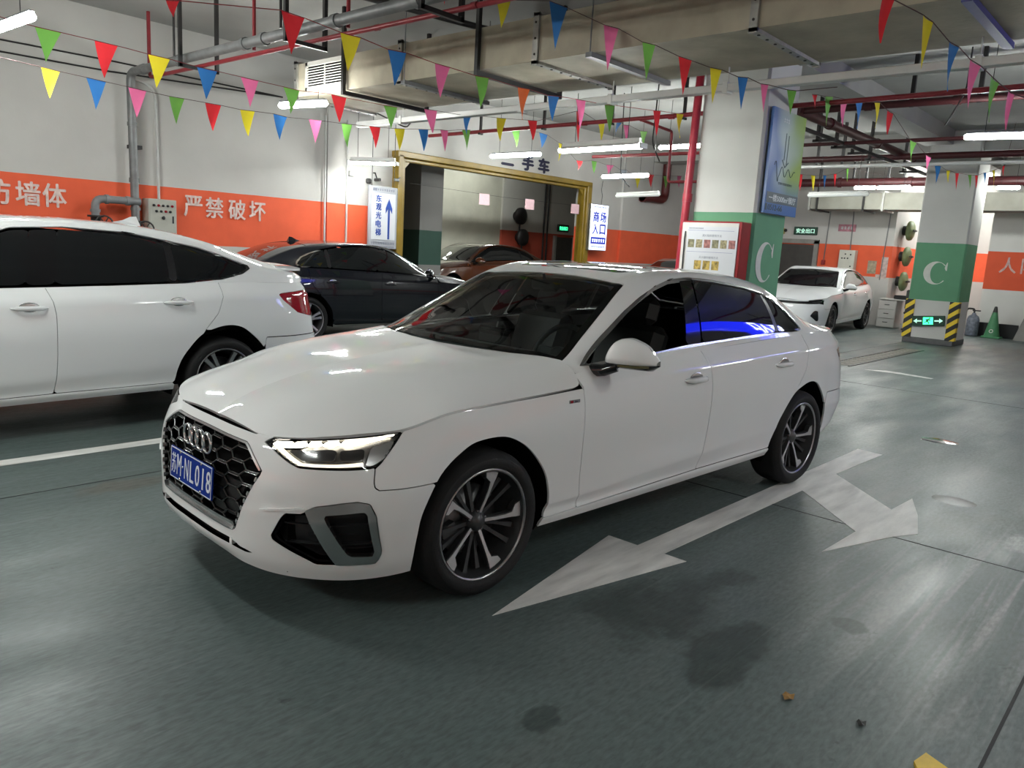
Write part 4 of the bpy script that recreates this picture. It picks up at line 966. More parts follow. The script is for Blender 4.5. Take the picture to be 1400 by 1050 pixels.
GT = {k: [((p[0], p[1] - .055) if isinstance(p, tuple) else p - .055) for p in v] for k, v in GT.items()}
GT_DLO = [(a, b - .055) for a, b in [(.65,1.03),(1.42,1.050),(1.75,1.058),(2.62,1.089),(2.93,1.122),(3.12,1.168),(3.195,1.21),(3.175,1.243),(2.98,1.311),(2.77,1.373),(2.5,1.419),(2.24,1.461),(1.81,1.476),(1.48,1.454),(1.25,1.375),(1.0,1.24),(.80,1.115)]]
gtp = [('front_door_window', [(.4,.9),(1.62,.9),(1.62,1.7),(.4,1.7)], M_['tint']), ('window_pillar', [(1.62,.9),(1.81,.9),(1.81,1.7),(1.62,1.7)], M_['gloss']), ('rear_door_window', [(1.81,.9),(2.70,.9),(2.50,1.7),(1.81,1.7)], M_['tint']), ('window_divider', [(2.70,.9),(2.73,.9),(2.53,1.7),(2.50,1.7)], M_['black']), ('quarter_window', [(2.73,.9),(3.6,.9),(3.6,1.7),(2.53,1.7)], M_['tint'])]
gx, gy, ga = -.77, -3.74, -.045
r_, c_ = other_car('hatchback_car', 'white fastback car at the left edge, cut by the frame, beside the orange banded wall', (gx + 2.908 * math.cos(ga), gy + 2.908 * math.sin(ga)), ga, M_['paint'], GT, lift(.055), GT_DLO, [(-2.76,-.2),(-2.76,0),(-2.80,.5),(-3.40,.52),(-3.47,0),(-3.47,-.2)], [(-3.54,-.2),(-3.54,.50),(-3.95,.40),(-3.95,-.2)],
    [(4.90,.955),(4.95,.90),(5.10,.80),(5.28,.765),(5.55,.78),(5.55,.975),(5.25,.975)], 'twin', fin=(2.45, 1.53), handles=(.872, .90))
b = MB(); n = 14; V = []; F = []
for i in range(n + 1):
    y = -.62 + 1.24 * i / n; e = 1 - (abs(y) / .62) ** 4 * .6
    for x, z in ((-3.50, 1.247), (-3.66, 1.245), (-3.80 + (1 - e) * .1, 1.228), (-3.80 + (1 - e) * .1, 1.205), (-3.62, 1.205), (-3.5, 1.225)): V.append((x, y, z - .02 * (1 - e)))
for i in range(n):
    for k in range(6): F.append((i * 6 + k, i * 6 + (k + 1) % 6, (i + 1) * 6 + (k + 1) % 6, (i + 1) * 6 + k))
F += [tuple(range(6)), tuple(range(n * 6, n * 6 + 6))[::-1]]; b.add(V, F, True); b.build('tail_spoiler', M_['paint'], r_)
# black saloon parked nose-right along the left wall
BK = mat('black_car_paint', (.004, .005, .009), .25, coat=.55, spec=.3, noise=.1, nscale=4)
BM = spec_from(top={2.1:(.65,1.40),2.45:(.66,1.365),2.75:(.675,1.305),2.95:(.70,1.225),3.15:(.735,1.12),3.35:(.72,1.09),3.55:(.68,1.075)},
    rail={2.1:(.574,1.425),2.45:(.572,1.402),2.75:(.57,1.36),2.95:(.57,1.312),3.15:(.575,1.24),3.35:(.59,1.165),3.55:(.60,1.11)},
    centre={1.75:1.44,2.1:1.448,2.45:1.437,2.75:1.40,2.95:1.36,3.15:1.295,3.35:1.22,3.55:1.145,3.75:1.09,3.87:1.065})
BM_DLO = DLO[:5] + [(2.80,1.060),(2.98,1.068),(3.06,1.09),(3.04,1.14),(2.95,1.21),(2.80,1.275),(2.6,1.33),(2.35,1.374),(2.05,1.398),(1.732,1.400)] + DLO[-5:]
bx, by, ba = -3.90, -7.28, math.pi - .055
other_car('sedan_car', 'black fastback sedan with chrome window line parked along the left wall behind the white cars', (bx + 2.908 * math.cos(ba), by + 2.908 * math.sin(ba)), ba, BK, BM, None, BM_DLO, [(-2.72,-.2),(-2.72,0),(-2.76,.545),(-3.38,.57),(-3.47,0),(-3.47,-.2)], [(-3.52,-.2),(-3.52,.52),(-3.95,.50),(-3.95,-.2)], frame=M_['chrome'], wheel_style='twin', fin=(2.62, 1.425), wr=.33, rim=.245)
# white saloon at the far wall, nose towards the hall
SLIM = [(-.2,.700),(.30,.700),(.60,.715),(.93,.752),(.99,.748),(.93,.700),(.80,.672),(.55,.655),(.30,.650),(-.2,.650)]
fx, fy, fa = -17.75, -4.17, .075
r_, c_ = other_car('sedan_car', 'far white sedan with slim dark front band parked before the back wall', (fx + 2.908 * math.cos(fa), fy + 2.908 * math.sin(fa)), fa, mat('pearl_white_paint', (.70,.71,.72), .6, coat=1., spec=.2, noise=.02, nscale=3), BM, lift(.03), BM_DLO, lamp=SLIM, lampm=M_['gloss'], wheel_style='dark', frame=M_['satin'], wr=.335, rim=.24)
for md in ('left', 'right'):
    c_.piece('air_slit', 'L', [([(.66,.42),(.72,.53),(.80,.53),(.86,.34),(.82,.31)], True, 0, 'uz')], M_['gloss'], inset=-.004, flange=.01, mode=md); c_.piece('lamp_chip', 'L', [([(.62,.70),(.90,.735),(.88,.70),(.66,.685)], True, 0, 'uz')], M_['lampback'], inset=-.002, flange=.01, mode=md)
# cars in the back room and behind the near column
BRN = mat('brown_car_paint', (.10, .026, .009), .25, coat=1., noise=.06, nscale=4)
other_car('sedan_car', 'orange-brown car parked in the dark back room behind the yellow frame', (-10.45, -11.3), 0., BRN, BM, lift(.02), BM_DLO, wheel_style='ten', zs=.10, lampm=M_['lampback'], rim=.235)
HB = spec_from(top={2.75:(.672,1.33),2.95:(.68,1.30),3.15:(.69,1.26),3.35:(.70,1.21),3.55:(.68,1.13),3.75:(.60,1.08)}, rail={2.45:(.574,1.405),2.75:(.575,1.395),2.95:(.58,1.375),3.15:(.585,1.35),3.35:(.59,1.30),3.55:(.60,1.20),3.75:(.55,1.10)}, centre={2.45:1.44,2.75:1.43,2.95:1.415,3.15:1.39,3.35:1.34,3.55:1.235,3.75:1.12,3.87:1.07})
other_car('hatchback_car', 'white hatchback seen from its tail behind the orange-brown car in the back room', (-8.6, -13.7), 0., M_['paint'], HB, lift(.05), DLO[:5] + [(2.9,1.07),(3.25,1.09),(3.30,1.13),(3.1,1.23),(2.75,1.30),(2.45,1.335),(2.1,1.37),(1.732,1.398)] + DLO[-5:], [(-3.22,-.2),(-3.22,.5),(-3.66,.5),(-3.70,-.2)], [(-3.76,-.2),(-3.76,.5),(-3.95,.4),(-3.95,-.2)], [(4.95,1.0),(5.05,.86),(5.30,.84),(5.45,.86),(5.45,1.0)], zs=.10)
other_car('sedan_car', 'silver car almost hidden behind the near column, only its roof showing', (-14.2, -7.35), 0., mat('silver_car_paint', (.42,.43,.43), .3, .4, coat=1., noise=.04, nscale=4), BM, lift(.02), BM_DLO)

ORD = 'first second third fourth fifth sixth seventh eighth ninth tenth eleventh twelfth'.split()
# ---------------------------------------------------------------- wide opening with its yellow frame
YEL = mat('yellow_frame_paint', (.23, .145, .010), .4, noise=.25, nscale=4, bump=.1)
fr = empty('door_frame', 'chipped yellow steel frame around the wide opening in the left wall', 'door frame', (-9.95, -8.45, 0))
def fp(nm, c, d): MB().box((c[0] + 9.95, c[1] + 8.45, c[2]), d, bev=.012).build(nm, YEL, fr)
fp('jamb', (-7.06, -8.47, 1.53), (.12, .30, 3.06)); fp('jamb', (-12.84, -8.47, 1.53), (.17, .30, 3.06)); fp('lintel', (-9.95, -8.47, 3.07), (5.95, .30, .11)); fp('inner_lintel', (-9.95, -8.43, 2.975), (5.65, .12, .06)); fp('inner_jamb', (-7.16, -8.42, 1.5), (.06, .12, 2.98)); fp('inner_jamb', (-12.72, -8.42, 1.5), (.06, .12, 2.98))
for x, s in ((-7.25, 1), (-12.6, -1)):
    b = MB(); b.prism([(0, 0), (.14, 0), (0, -.14)] if s < 0 else [(0, 0), (-.14, 0), (0, -.14)], -.02, .02, Matrix(((1,0,0,x + 9.95 + (.06 * s)),(0,0,1,.03),(0,1,0,2.95),(0,0,0,1)))); b.build('corner_gusset', YEL, fr)
b = MB(); b.box((-13.0, -8.42, 1.5), (.14, .06, 3.0)); 
NAVY = mat('navy_letter_paint', (.004, .005, .035), .5, noise=.2, nscale=20)
def wtext(name, s, size, m, c, right, up, lab, cat, ext=.004, bold=.0, fit=None, **k):
    o = text(name, s, size, m, Matrix.Translation(c) @ face_M((0, 0, 0), right, up), None, ext, bold, fit=fit); return tag(o, lab, cat, **k)
WL = ((-1, 0, 0), (0, 0, 1))                          # lettering on the left wall reads towards -x
kt = empty('wall_lettering', 'dark blue painted lettering above the yellow framed opening', 'lettering', (-10.6, -8.49, 3.33))
for ch_, x in (('二', -10.09), ('手', -10.74), ('车', -11.28)): text('painted_character', ch_, .4, NAVY, face_M((x + 10.6, 0, 0), *WL), kt, .004, .022, fit=(.40, .33 if ch_ != '二' else .25))
WORN = mat('worn_pink_white_stencil', (.80, .62, .57), .8, noise=.35, nscale=16)
for lab, chars, z in (('worn white stencilled warning on the orange band at the far left', (('防', -.68), ('墙', -1.02), ('体', -1.33)), 1.84), ('worn white stencilled four character warning right of the control box', (('严', -3.21), ('禁', -3.545), ('破', -3.915), ('坏', -4.265)), 1.845)):
    r = empty('stencil_lettering', lab, 'lettering', (chars[0][1], -8.49, z))
    for c_, x in chars: text('stencil_character', c_, .3, WORN, face_M((x - chars[0][1], .006, 0), *WL), r, .002, .006, fit=(.29, .31))
rt = empty('stencil_lettering', 'pale stencilled warning on the dark orange band at the right end wall', 'lettering', (-19.78, -.95, 1.75))
for c_, y in (('人', -.78), ('防', -.33), ('墙', .12), ('体', .55)): text('stencil_character', c_, .3, mat('worn_pale_stencil', (.62, .42, .38), .8, noise=.35, nscale=16), face_M((-.005, y + .95, 0), (0, 1, 0), (0, 0, 1)), rt, .002, .004, fit=(.36, .38))

def small_print(name, M, w, h, n, m, parent):
    """print too small to read in the photograph: a row of blurred character blocks"""
    b = MB(); p = w / n
    for k in range(n):
        x = -w / 2 + p * (k + .5); q = random.uniform(.55, .85)
        b.box((x, h * .22, .0006), (p * q, h * .28, .0012), M); b.box((x, -h * .25, .0006), (p * q * random.uniform(.6, 1.1), h * .26, .0012), M); b.box((x + p * random.uniform(-.15, .15), 0, .0006), (p * .18, h, .0012), M)
    o = b.build(name, m, parent); o['kind'] = 'stuff'; return o
# ---------------------------------------------------------------- signs
SIGNW = mat('sign_white', (.56, .57, .60), .35, noise=.04, nscale=6); SIGNG = mat('sign_grey', (.34, .35, .38), .4, noise=.08, nscale=12); SBLUE = mat('sign_blue', (.012, .05, .28), .4, noise=.1, nscale=20); SGREYT = mat('sign_small_print', (.16, .17, .22), .5, noise=.1, nscale=30)
s = empty('direction_sign', 'white hanging sign with blue lettering and an up arrow beside the yellow frame', 'sign', (-6.665, -8.34, 1.9))
MB().box((0, 0, 0), (.64, .05, 1.10), bev=.008).build('sign_board', SIGNG, s); MB().box((0, .028, .02), (.54, .006, .82)).build('sign_face', SIGNW, s)
for k, c_ in enumerate('东观光电梯'): text('sign_character', c_, .13, SBLUE, face_M((.115, .034, .335 - .148 * k), *WL), s, .002, .003, fit=(.125, .125))
b = MB(); b.prism([(-.022, -.36), (.022, -.36), (.022, .18), (.075, .10), (.075, .19), (0, .36), (-.075, .19), (-.075, .10), (-.022, .18)], 0, .003, face_M((-.12, .032, -.02), *WL)); b.build('up_arrow', SBLUE, s)
small_print('sign_header', face_M((-.05, .027, .49), *WL), .40, .040, 8, SGREYT, s); MB().box((.20, .028, .49), (.09, .004, .05)).build('sign_emblem', SGREYT, s)
small_print('sign_footer', face_M((.0, .027, -.455), *WL), .54, .050, 14, SGREYT, s); small_print('sign_footer', face_M((.0, .027, -.52), *WL), .52, .034, 16, SGREYT, s)
for dx in (-.25, .25): b = MB(); b.tube([(dx, 0, .55), (dx, 0, 2.4)], .006, 6); b.build('hanger_rod', M_['black'], s)
lb = empty('light_box', 'lit white lightbox with blue lettering hung right of the yellow frame', 'sign', (-13.16, -8.28, 2.09))
LBW = mat('lightbox_face', (.8, .85, 1), .4, emit=.75, emitcol=(.78, .85, 1, 1), noise=.03); LBB = mat('lightbox_blue', (.03, .05, .5), .4, emit=.12, emitcol=(.03, .05, .75, 1), noise=.05)
MB().box((0, 0, 0), (.71, .10, 1.10), bev=.01).build('case', M_['satin'], lb); MB().box((0, .052, 0), (.68, .006, 1.07)).build('lit_face', LBW, lb)
for c_, x, z in (('商', .14, .25), ('场', -.15, .25), ('入', .14, -.04), ('口', -.15, -.04)): text('sign_character', c_, .25, LBB, face_M((x, .056, z), *WL), lb, .002, .008, fit=(.24, .25))
MB().box((0, .057, -.31), (.60, .004, .16)).build('blue_strip', LBB, lb); small_print('strip_lettering', face_M((0, .0595, -.31), *WL), .54, .085, 6, LBW, lb); small_print('small_lettering', face_M((0, .056, -.46), *WL), .56, .05, 13, LBB, lb); small_print('small_lettering', face_M((0, .056, .48), *WL), .50, .035, 12, LBB, lb)
b = MB(); b.tube([(-.1, 0, .55), (-.12, .0, .75), (-.07, 0, .9), (-.1, 0, 1.1)], .008, 6); b.build('power_cable', M_['black'], lb)
# banner on the near column, C side
bn = empty('column_banner', 'blue and green banner with a down arrow and script lettering on the near column', 'banner', (-7.22, -1.16, 2.71))
bm = bpy.data.materials.new('banner_print'); bm.use_nodes = True; n, l = nodes(bm); bb = n['Principled BSDF']; bb.inputs['Roughness'].default_value = .35
tc = n.new('ShaderNodeTexCoord'); sx = n.new('ShaderNodeSeparateXYZ'); l.new(tc.outputs['Object'], sx.inputs[0])
ns = n.new('ShaderNodeTexNoise'); ns.inputs['Scale'].default_value = 1.6; ns.inputs['Detail'].default_value = 1; l.new(tc.outputs['Object'], ns.inputs['Vector'])
m1 = n.new('ShaderNodeMath'); m1.operation = 'MULTIPLY_ADD'; m1.inputs[1].default_value = -.9; l.new(sx.outputs[0], m1.inputs[0]); l.new(ns.outputs['Fac'], m1.inputs[2])
r1 = n.new('ShaderNodeValToRGB'); e = r1.color_ramp.elements; e[0].position = .15; e[0].color = (.05, .13, .36, 1); e[1].position = .85; e[1].color = (.26, .38, .08, 1); q = r1.color_ramp.elements.new(.45); q.color = (.36, .45, .44, 1); l.new(m1.outputs[0], r1.inputs['Fac'])
m2 = n.new('ShaderNodeMapRange'); m2.inputs['From Min'].default_value = -.15; m2.inputs['From Max'].default_value = -.5; l.new(sx.outputs[2], m2.inputs['Value'])
mx = n.new('ShaderNodeMix'); mx.data_type = 'RGBA'; l.new(m2.outputs[0], mx.inputs['Factor']); l.new(r1.outputs[0], mx.inputs['A']); mx.inputs['B'].default_value = (.05, .14, .36, 1); l.new(mx.outputs['Result'], bb.inputs['Base Color'])
MB().box((0, 0, 0), (.96, .035, 1.23)).build('banner_panel', bm, bn); BAN = mat('banner_dark_ink', (.05, .09, .09), .5, noise=.1, nscale=20); BANW = mat('banner_pale_ink', (.60, .66, .66), .5, noise=.1, nscale=20)
b = MB(); F_ = face_M((.02, .0185, .14), *WL)
for pl in ([(-.05, .22), (-.035, .22), (-.035, -.10), (-.05, -.10)], [(.03, .20), (.045, .20), (.045, -.15), (.03, -.15)], [(-.10, -.10), (-.085, -.095), (.0, -.17), (0, -.19)], [(.0, -.17), (0, -.19), (.10, -.12), (.09, -.11)]): b.prism(pl, 0, .002, F_)
b.build('down_arrow', BAN, bn)
b = MB(); sc_ = []
for k in range(70):
    t = k / 69; sc_.append((.32 - .62 * t, .019, -.10 + .075 * math.sin(t * 21) * (1 - .55 * t) + (.06 if t < .22 else 0) * math.cos(t * 14)))
b.tube(sc_, .004, 5); b.build('script_lettering', BAN, bn)
small_print('small_lettering', face_M((-.05, .0185, -.24), *WL), .42, .03, 11, BAN, bn)
MB().box((-.02, .019, -.425), (.92, .003, .13)).build('slogan_strip', mat('slogan_grey', (.10, .13, .14), .5, noise=.1), bn); text('slogan_lettering', '一楼5000m²展厅', .1, BANW, face_M((-.02, .021, -.425), *WL), bn, .001, .002, fit=(.80, .085)); text('phone_lettering', '0512-66', .1, BAN, face_M((.17, .0185, -.54), *WL), bn, .001, .002, fit=(.42, .07)); MB().box((.43, .0185, -.54), (.05, .003, .08)).build('phone_icon', BAN, bn)
small_print('banner_heading', face_M((.1, .0185, .50), *WL), .18, .06, 3, BANW, bn)
# hydrant cabinet with instruction board, red riser
hc = empty('hydrant_cabinet', 'red hydrant cabinet with white picture instruction board on the near column', 'cabinet', (-6.53, -1.63, 1.50))
REDP = mat('fire_red_paint', (.30, .015, .02), .35, noise=.2, nscale=8); REDD = mat('old_red_paint', (.17, .018, .022), .5, noise=.35, nscale=6)
MB().box((0, 0, 0), (.24, .80, .92), bev=.01).build('cabinet_body', REDP, hc); MB().box((.122, -.02, .04), (.012, .76, .80), bev=.004).build('cabinet_door', mat('cabinet_frame_white', (.62, .60, .57), .4, noise=.1, nscale=10), hc)
FB = ((0, 1, 0), (0, 0, 1))
b = MB(); b.box((.130, .02, .045), (.006, .68, .70)); b.build('instruction_board', SIGNW, hc)
for k in range(6): MB().box((.134, -.255 + .11 * k, .185), (.003, .085, .10)).build('instruction_picture', mat('picture_print_%s' % 'abc'[k % 3], ((.30, .28, .16), (.42, .36, .20), (.45, .18, .16))[k % 3], .5, noise=.75, nscale=30), hc)
for k in range(3): MB().box((.134, -.14 + .12 * k, -.075), (.003, .095, .11)).build('instruction_picture', mat('picture_print_yellow', (.60, .42, .10), .5, noise=.85, nscale=26), hc)
text('board_heading', '消火栓的使用方法', .04, SGREYT, face_M((.1335, .02, .285), *FB), hc, .0008, fit=(.26, .032)); text('board_heading', '灭火器的使用方法', .04, SGREYT, face_M((.1335, .0, .02), *FB), hc, .0008, fit=(.26, .030))
MB().box((.134, 0, .345), (.002, .62, .003)).build('board_rule', SBLUE, hc); MB().box((.134, 0, .085), (.002, .62, .003)).build('board_rule', SBLUE, hc); small_print('board_note', face_M((.1335, -.20, .37), *FB), .20, .016, 10, SGREYT, hc)
MB().box((.133, .02, -.325), (.006, .68, .035)).build('red_base_strip', REDP, hc); small_print('strip_lettering', face_M((.1365, .05, -.325), *FB), .14, .022, 6, BANW, hc); b = MB(); b.tube([(.14, -.345, .33), (.15, -.345, .25), (.14, -.345, -.25), (.14, -.36, -.30)], .008, 6); b.build('cabinet_lock_rod', M_['black'], hc)
def pipe(name, pts, r, m, lab, cat='pipe', collars=(), group=None, cm=None, n=12):
    o = empty(name, lab, cat, pts[0], group=group); O = Vector(pts[0]); MB().tube([Vector(p) - O for p in pts], r, n).build('pipe_run', m, o)
    for a, b_ in collars:
        MB().tube([Vector(a) - O, Vector(b_) - O], r * 1.22, n).build('collar', cm or m, o)
    return o
def bend(pts, r=.12, n=5):
    """round the corners of a pipe route"""
    out = [Vector(pts[0])]
    for i in range(1, len(pts) - 1):
        a, b_, c_ = Vector(pts[i - 1]), Vector(pts[i]), Vector(pts[i + 1]); p = b_ + (a - b_).normalized() * r; q = b_ + (c_ - b_).normalized() * r
        for k in range(n + 1): t = k / n; out.append((1 - t) ** 2 * p + 2 * t * (1 - t) * b_ + t * t * q)
    return out + [Vector(pts[-1])]
def ycol(x, z, ys, w=.07): return [((x, y - w / 2, z), (x, y + w / 2, z)) for y in ys]
RISER = pipe('sprinkler_riser', [(-6.53, -2.13, 0), (-6.58, -2.06, ZC)], .052, mat('bright_riser_red', (.34, .02, .04), .35, noise=.15, nscale=6), 'red vertical fire riser in front of the near column', collars=[((-6.556, -2.09, 2.2), (-6.557, -2.088, 2.3))])
GALV = mat('galvanised_pipe', (.21, .215, .215), .5, .35, noise=.35, nscale=7); BLK = mat('black_steel', (.018, .016, .016), .5, noise=.3, nscale=15); REDPIPE = mat('red_oxide_pipe', (.26, .022, .03), .4, noise=.3, nscale=6); GREYP = mat('grey_pipe_paint', (.20, .205, .21), .45, noise=.25, nscale=8)
gp = pipe('galvanised_pipe', bend([(-2.29, -8.3, 1.45), (-2.27, -8.3, 3.55), (-2.30, 4.5, 3.55)], .14), .055, GALV, 'grey galvanised pipe rising up the left wall and crossing overhead', collars=ycol(-2.28, 3.55, (-7.9, -6.9, -5.3, -4.9, -3.6, -2.4)) + [((-2.285, -8.3, 2.1), (-2.285, -8.3, 2.16)), ((-2.28, -8.3, 2.85), (-2.28, -8.3, 2.9)), ((-2.29, -8.3, 1.72), (-2.29, -8.3, 1.76))])
b = MB(); b.box((.0 - .04, .06 - .13, 1.13 - .0), (.16, .12, .05)); b.build('pipe_clamp', BLK, gp)
br = pipe('branch_pipe', bend([(-2.34, -8.27, 1.84), (-1.75, -8.27, 1.84), (-1.75, -8.27, 1.40)], .11), .053, GREYP, 'grey branch pipe with elbow and handwheel valve on the left wall', collars=[((-2.2, -8.27, 1.84), (-2.15, -8.27, 1.84)), ((-1.92, -8.27, 1.84), (-1.88, -8.27, 1.84)), ((-1.75, -8.27, 1.70), (-1.75, -8.27, 1.66))])
def valve(x, z, lab):
    v = empty('gate_valve', lab, 'valve', (x, -8.27, z), group='handwheel valves on the left wall')
    MB().lathe([(0, .06), (.10, .06), (.10, .035), (.06, .03), (.06, -.15), (.10, -.16), (.10, -.19), (0, -.19)], 18).build('valve_body', BLK, v)
    w = MB(); R = Matrix.Translation((-.02, .24, -.05)) @ Matrix.Rotation(-math.pi / 2, 4, 'X') @ Matrix.Rotation(.4, 4, 'Y'); w.lathe([(.105 + .011 * math.cos(a), .011 * math.sin(a)) for a in np.linspace(0, 2 * math.pi, 7)], 20, R)
    for k in range(3): w.box((0, 0, 0), (.2, .014, .01), R @ Matrix.Rotation(k * math.pi / 3, 4, 'Z'))
    w.build('handwheel', BLK, v); MB().tube([(0, .03, -.05), (-.02, .25, -.05)], .025, 8).build('valve_stem', GREYP, v)
valve(-1.75, 1.56, 'black gate valve with handwheel under the branch pipe elbow'); valve(-2.29, 1.52, 'black gate valve with handwheel left of the grey control box')
cb = empty('control_box', 'grey wall control box with rows of buttons beside the grey pipe', 'control box', (-2.65, -8.36, 1.62)); GREYB = mat('control_box_grey', (.40, .40, .35), .5, noise=.12, nscale=6)
MB().box((0, 0, 0), (.40, .22, .56), bev=.01).build('case', GREYB, cb); MB().box((0, .113, 0), (.37, .01, .53), bev=.004).build('case_door', GREYB, cb)
for k in range(9):
    x, z = (-.13 + .065 * k, .19) if k < 5 else (-.10 + .065 * (k - 5), .11); b = MB(); b.lathe([(0, .02), (.016, .02), (.018, 0)], 10, Matrix.Translation((x, .118, z)) @ Matrix.Rotation(-math.pi / 2, 4, 'X')); b.build('button', M_['black'] if k % 3 else M_['red'], cb)
b = MB(); b.lathe([(0, .025), (.02, .025), (.022, 0)], 10, Matrix.Translation((.0, .118, .02)) @ Matrix.Rotation(-math.pi / 2, 4, 'X')); b.box((0, .14, .02), (.012, .02, .05)); b.build('switch_knob', M_['black'], cb); MB().box((-.14, .12, .0), (.02, .012, .10)).build('latch', M_['black'], cb)
pipe('conduit', bend([(-2.30, -8.44, 3.50), (-2.66, -8.44, 3.46), (-2.68, -8.44, 1.9)], .2), .02, mat('white_conduit', (.52, .52, .50), .5, noise=.1, nscale=10), 'thin pale conduit curving down to the control box', 'conduit', n=8)
for k, (z0, z1) in enumerate(((3.65, 3.66), (3.51, 3.66))):
    pipe('cable', [(2.0, -8.47, z0 - .02), (-2.07, -8.47, z0 + .03), (-4.7, -8.47, z1)], .012, BLK, ('upper', 'lower')[k] + ' thin dark cable running along the top of the left wall', 'cable', n=6)
for k, (x, dark) in enumerate(((-5.50, 0), (-5.98, 0))):
    pipe('conduit', [(x, -8.442 if k == 0 else -8.485, 1.3), (x, -8.442 if k == 0 else -8.485, 3.5)], .018, MATS['white_conduit'], ('white conduit up the left face of the wall pilaster', 'white conduit on the wall between pilaster and hanging sign')[k], 'conduit', n=8)
sb = MB(); sb.box((-6.05, -8.46, 2.62), (.09, .06, .09), bev=.008); tag(sb.build('switch_box', MATS['white_conduit']), 'small pale switch box on the wall left of the hanging sign', 'switch box')
cmv = empty('security_camera', 'small black security camera above the hanging sign', 'camera', (-6.55, -8.38, 2.56)); MB().box((0, .02, 0), (.05, .16, .05), bev=.01).build('camera_body', BLK, cmv); MB().tube([(.0, .0, .02), (0, -.05, .12), (0, -.1, .12)], .012, 6).build('camera_bracket', BLK, cmv); MB().box((.18, .0, -.04), (.10, .07, .09), bev=.02).build('junction_box', BLK, cmv)
cm2 = empty('security_camera', 'small grey camera on a bracket against the yellow frame', 'camera', (-7.0, -8.28, 2.62)); MB().box((.1, .02, -.03), (.10, .06, .05), bev=.01).build('camera_body', GREYP, cm2); MB().tube([(.05, 0, 0), (0, 0, .02), (-.04, -.06, .02)], .01, 6).build('camera_bracket', BLK, cm2)

# ---------------------------------------------------------------- overhead: duct, trays, pipes
DUCT = mat('duct_board', (.47, .42, .32), .7, noise=.32, nscale=2.6, bump=.25, bscale=20); DUCTU = mat('duct_grey_board', (.34, .34, .30), .7, noise=.22, nscale=2.2, bump=.25, bscale=20); ANG = mat('galvanised_angle', (.40, .39, .36), .45, .5, noise=.3, nscale=12)
dt = empty('air_duct', 'long beige square air duct with flanges and end grille under the ceiling', 'duct', (-4.42, -6.6, 3.56)); OD = Vector((-4.42, -6.6, 3.56))
cuts = [-6.6, -4.42, -2.33, -.02, 2.2, 5.0]
for a, b_ in zip(cuts, cuts[1:]):
    MB().box((0, (a + b_) / 2 + 6.6, 0), (1.30, b_ - a - .01, .42)).build('duct_section', DUCT, dt)
for y in cuts:
    f_ = empty('duct_flange'); f_.parent = dt; f_.location = (0, y + 6.6, 0)
    b = MB(); b.box((.665, 0, 0), (.03, .07, .50)); b.box((-.665, 0, 0), (.03, .07, .50)); b.box((0, 0, -.225), (1.36, .07, .03)); b.box((0, 0, .225), (1.36, .07, .03)); b.build('flange_frame', ANG, f_)
    for k in range(8): MB().lathe([(0, .006), (.014, .006), (.014, 0)], 6, Matrix.Translation((-.56 + .16 * k, 0, -.24)) @ Matrix.Rotation(math.pi, 4, 'X')).build('flange_bolt', BLK, f_)
    for k in range(3): MB().lathe([(0, .006), (.012, .006), (.012, 0)], 6, Matrix.Translation((.68, 0, -.15 + .15 * k)) @ Matrix.Rotation(math.pi / 2, 4, 'Y')).build('flange_bolt', BLK, f_)
gr = empty('air_grille'); gr.parent = dt; gr.location = (.66, .66, .02)
WG = mat('grille_white', (.60, .58, .53), .5, noise=.08); b = MB()
for c_, d in (((0, 0, .16), (.03, .86, .05)), ((0, 0, -.16), (.03, .86, .05)), ((0, .41, 0), (.03, .05, .36)), ((0, -.41, 0), (.03, .05, .36)), ((0, 0, 0), (.02, .015, .3))): b.box(c_, d)
b.build('grille_frame', WG, gr); MB().box((-.006, 0, 0), (.004, .80, .30)).build('grille_void', M_['void'], gr)
for k in range(9): b = MB(); b.box((0, 0, 0), (.018, .79, .010), Matrix.Translation((.004, 0, -.13 + .0325 * k)) @ Matrix.Rotation(.5, 4, 'Y')); b.build('louvre', WG, gr)
for y, lab in ((-5.48, 'first'), (-3.11, 'second')):
    b = MB(); 
    for x in (-3.72, -5.12): b.box((x, y, (ZC + 3.30) / 2), (.045, .045, ZC - 3.30))
    b.box((-4.42, y, 3.305), (1.44, .05, .05)); tag(b.build('duct_hanger', BLK), 'black steel cradle hanger under the beige duct, %s from its grille end' % lab, 'hanger', 'cradle hangers of the beige duct')
for y, mm, lab in ((-4.43, GREYP, 'grey strut rail under the beige duct between its two black cradles'), (-1.75, GREYP, 'grey strut rail under the middle of the beige duct'), (1.40, mat('blue_strut', (.10, .10, .30), .45, .3, noise=.2, nscale=10), 'bluish strut rail under the right end of the beige duct')):
    b = MB(); b.box((-4.42, y + .12, 3.322), (1.42, .07, .045)); b.tube([(-3.73, y + .12, 3.3), (-3.73, y + .12, ZC)], .008, 6); b.tube([(-5.11, y + .12, 3.3), (-5.11, y + .12, ZC)], .008, 6); tag(b.build('strut_rail', mm), lab, 'strut')
ty = empty('cable_tray', 'long white cable tray running along under the beige duct', 'cable tray', (-4.8, 0, 3.14)); TRAY = mat('tray_white', (.60, .60, .58), .4, .2, noise=.1, nscale=5)
MB().box((0, -.9, 0), (.10, 11.4, .07), bev=.006).build('tray_body', TRAY, ty)
for y in (-5.6, -3.4, -2.1, -.75, 1.4, 2.9):
    h = MB(); h.box((0, y, 0), (.12, .05, .10)); h.tube([(0, y, .05), (0, y, .195)], .008, 6); h.build('tray_clip', TRAY, ty)
pipe('sprinkler_pipe', bend([(-2.40, -8.0, ZC - .01), (-2.40, -8.0, 3.48), (-2.50, 0, 3.48), (-2.55, 4.5, 3.48)], .08), .024, REDPIPE, 'thin red sprinkler pipe running overhead beside the galvanised pipe', collars=ycol(-2.465, 3.48, (-3.2, -1.9, -.9), .06))
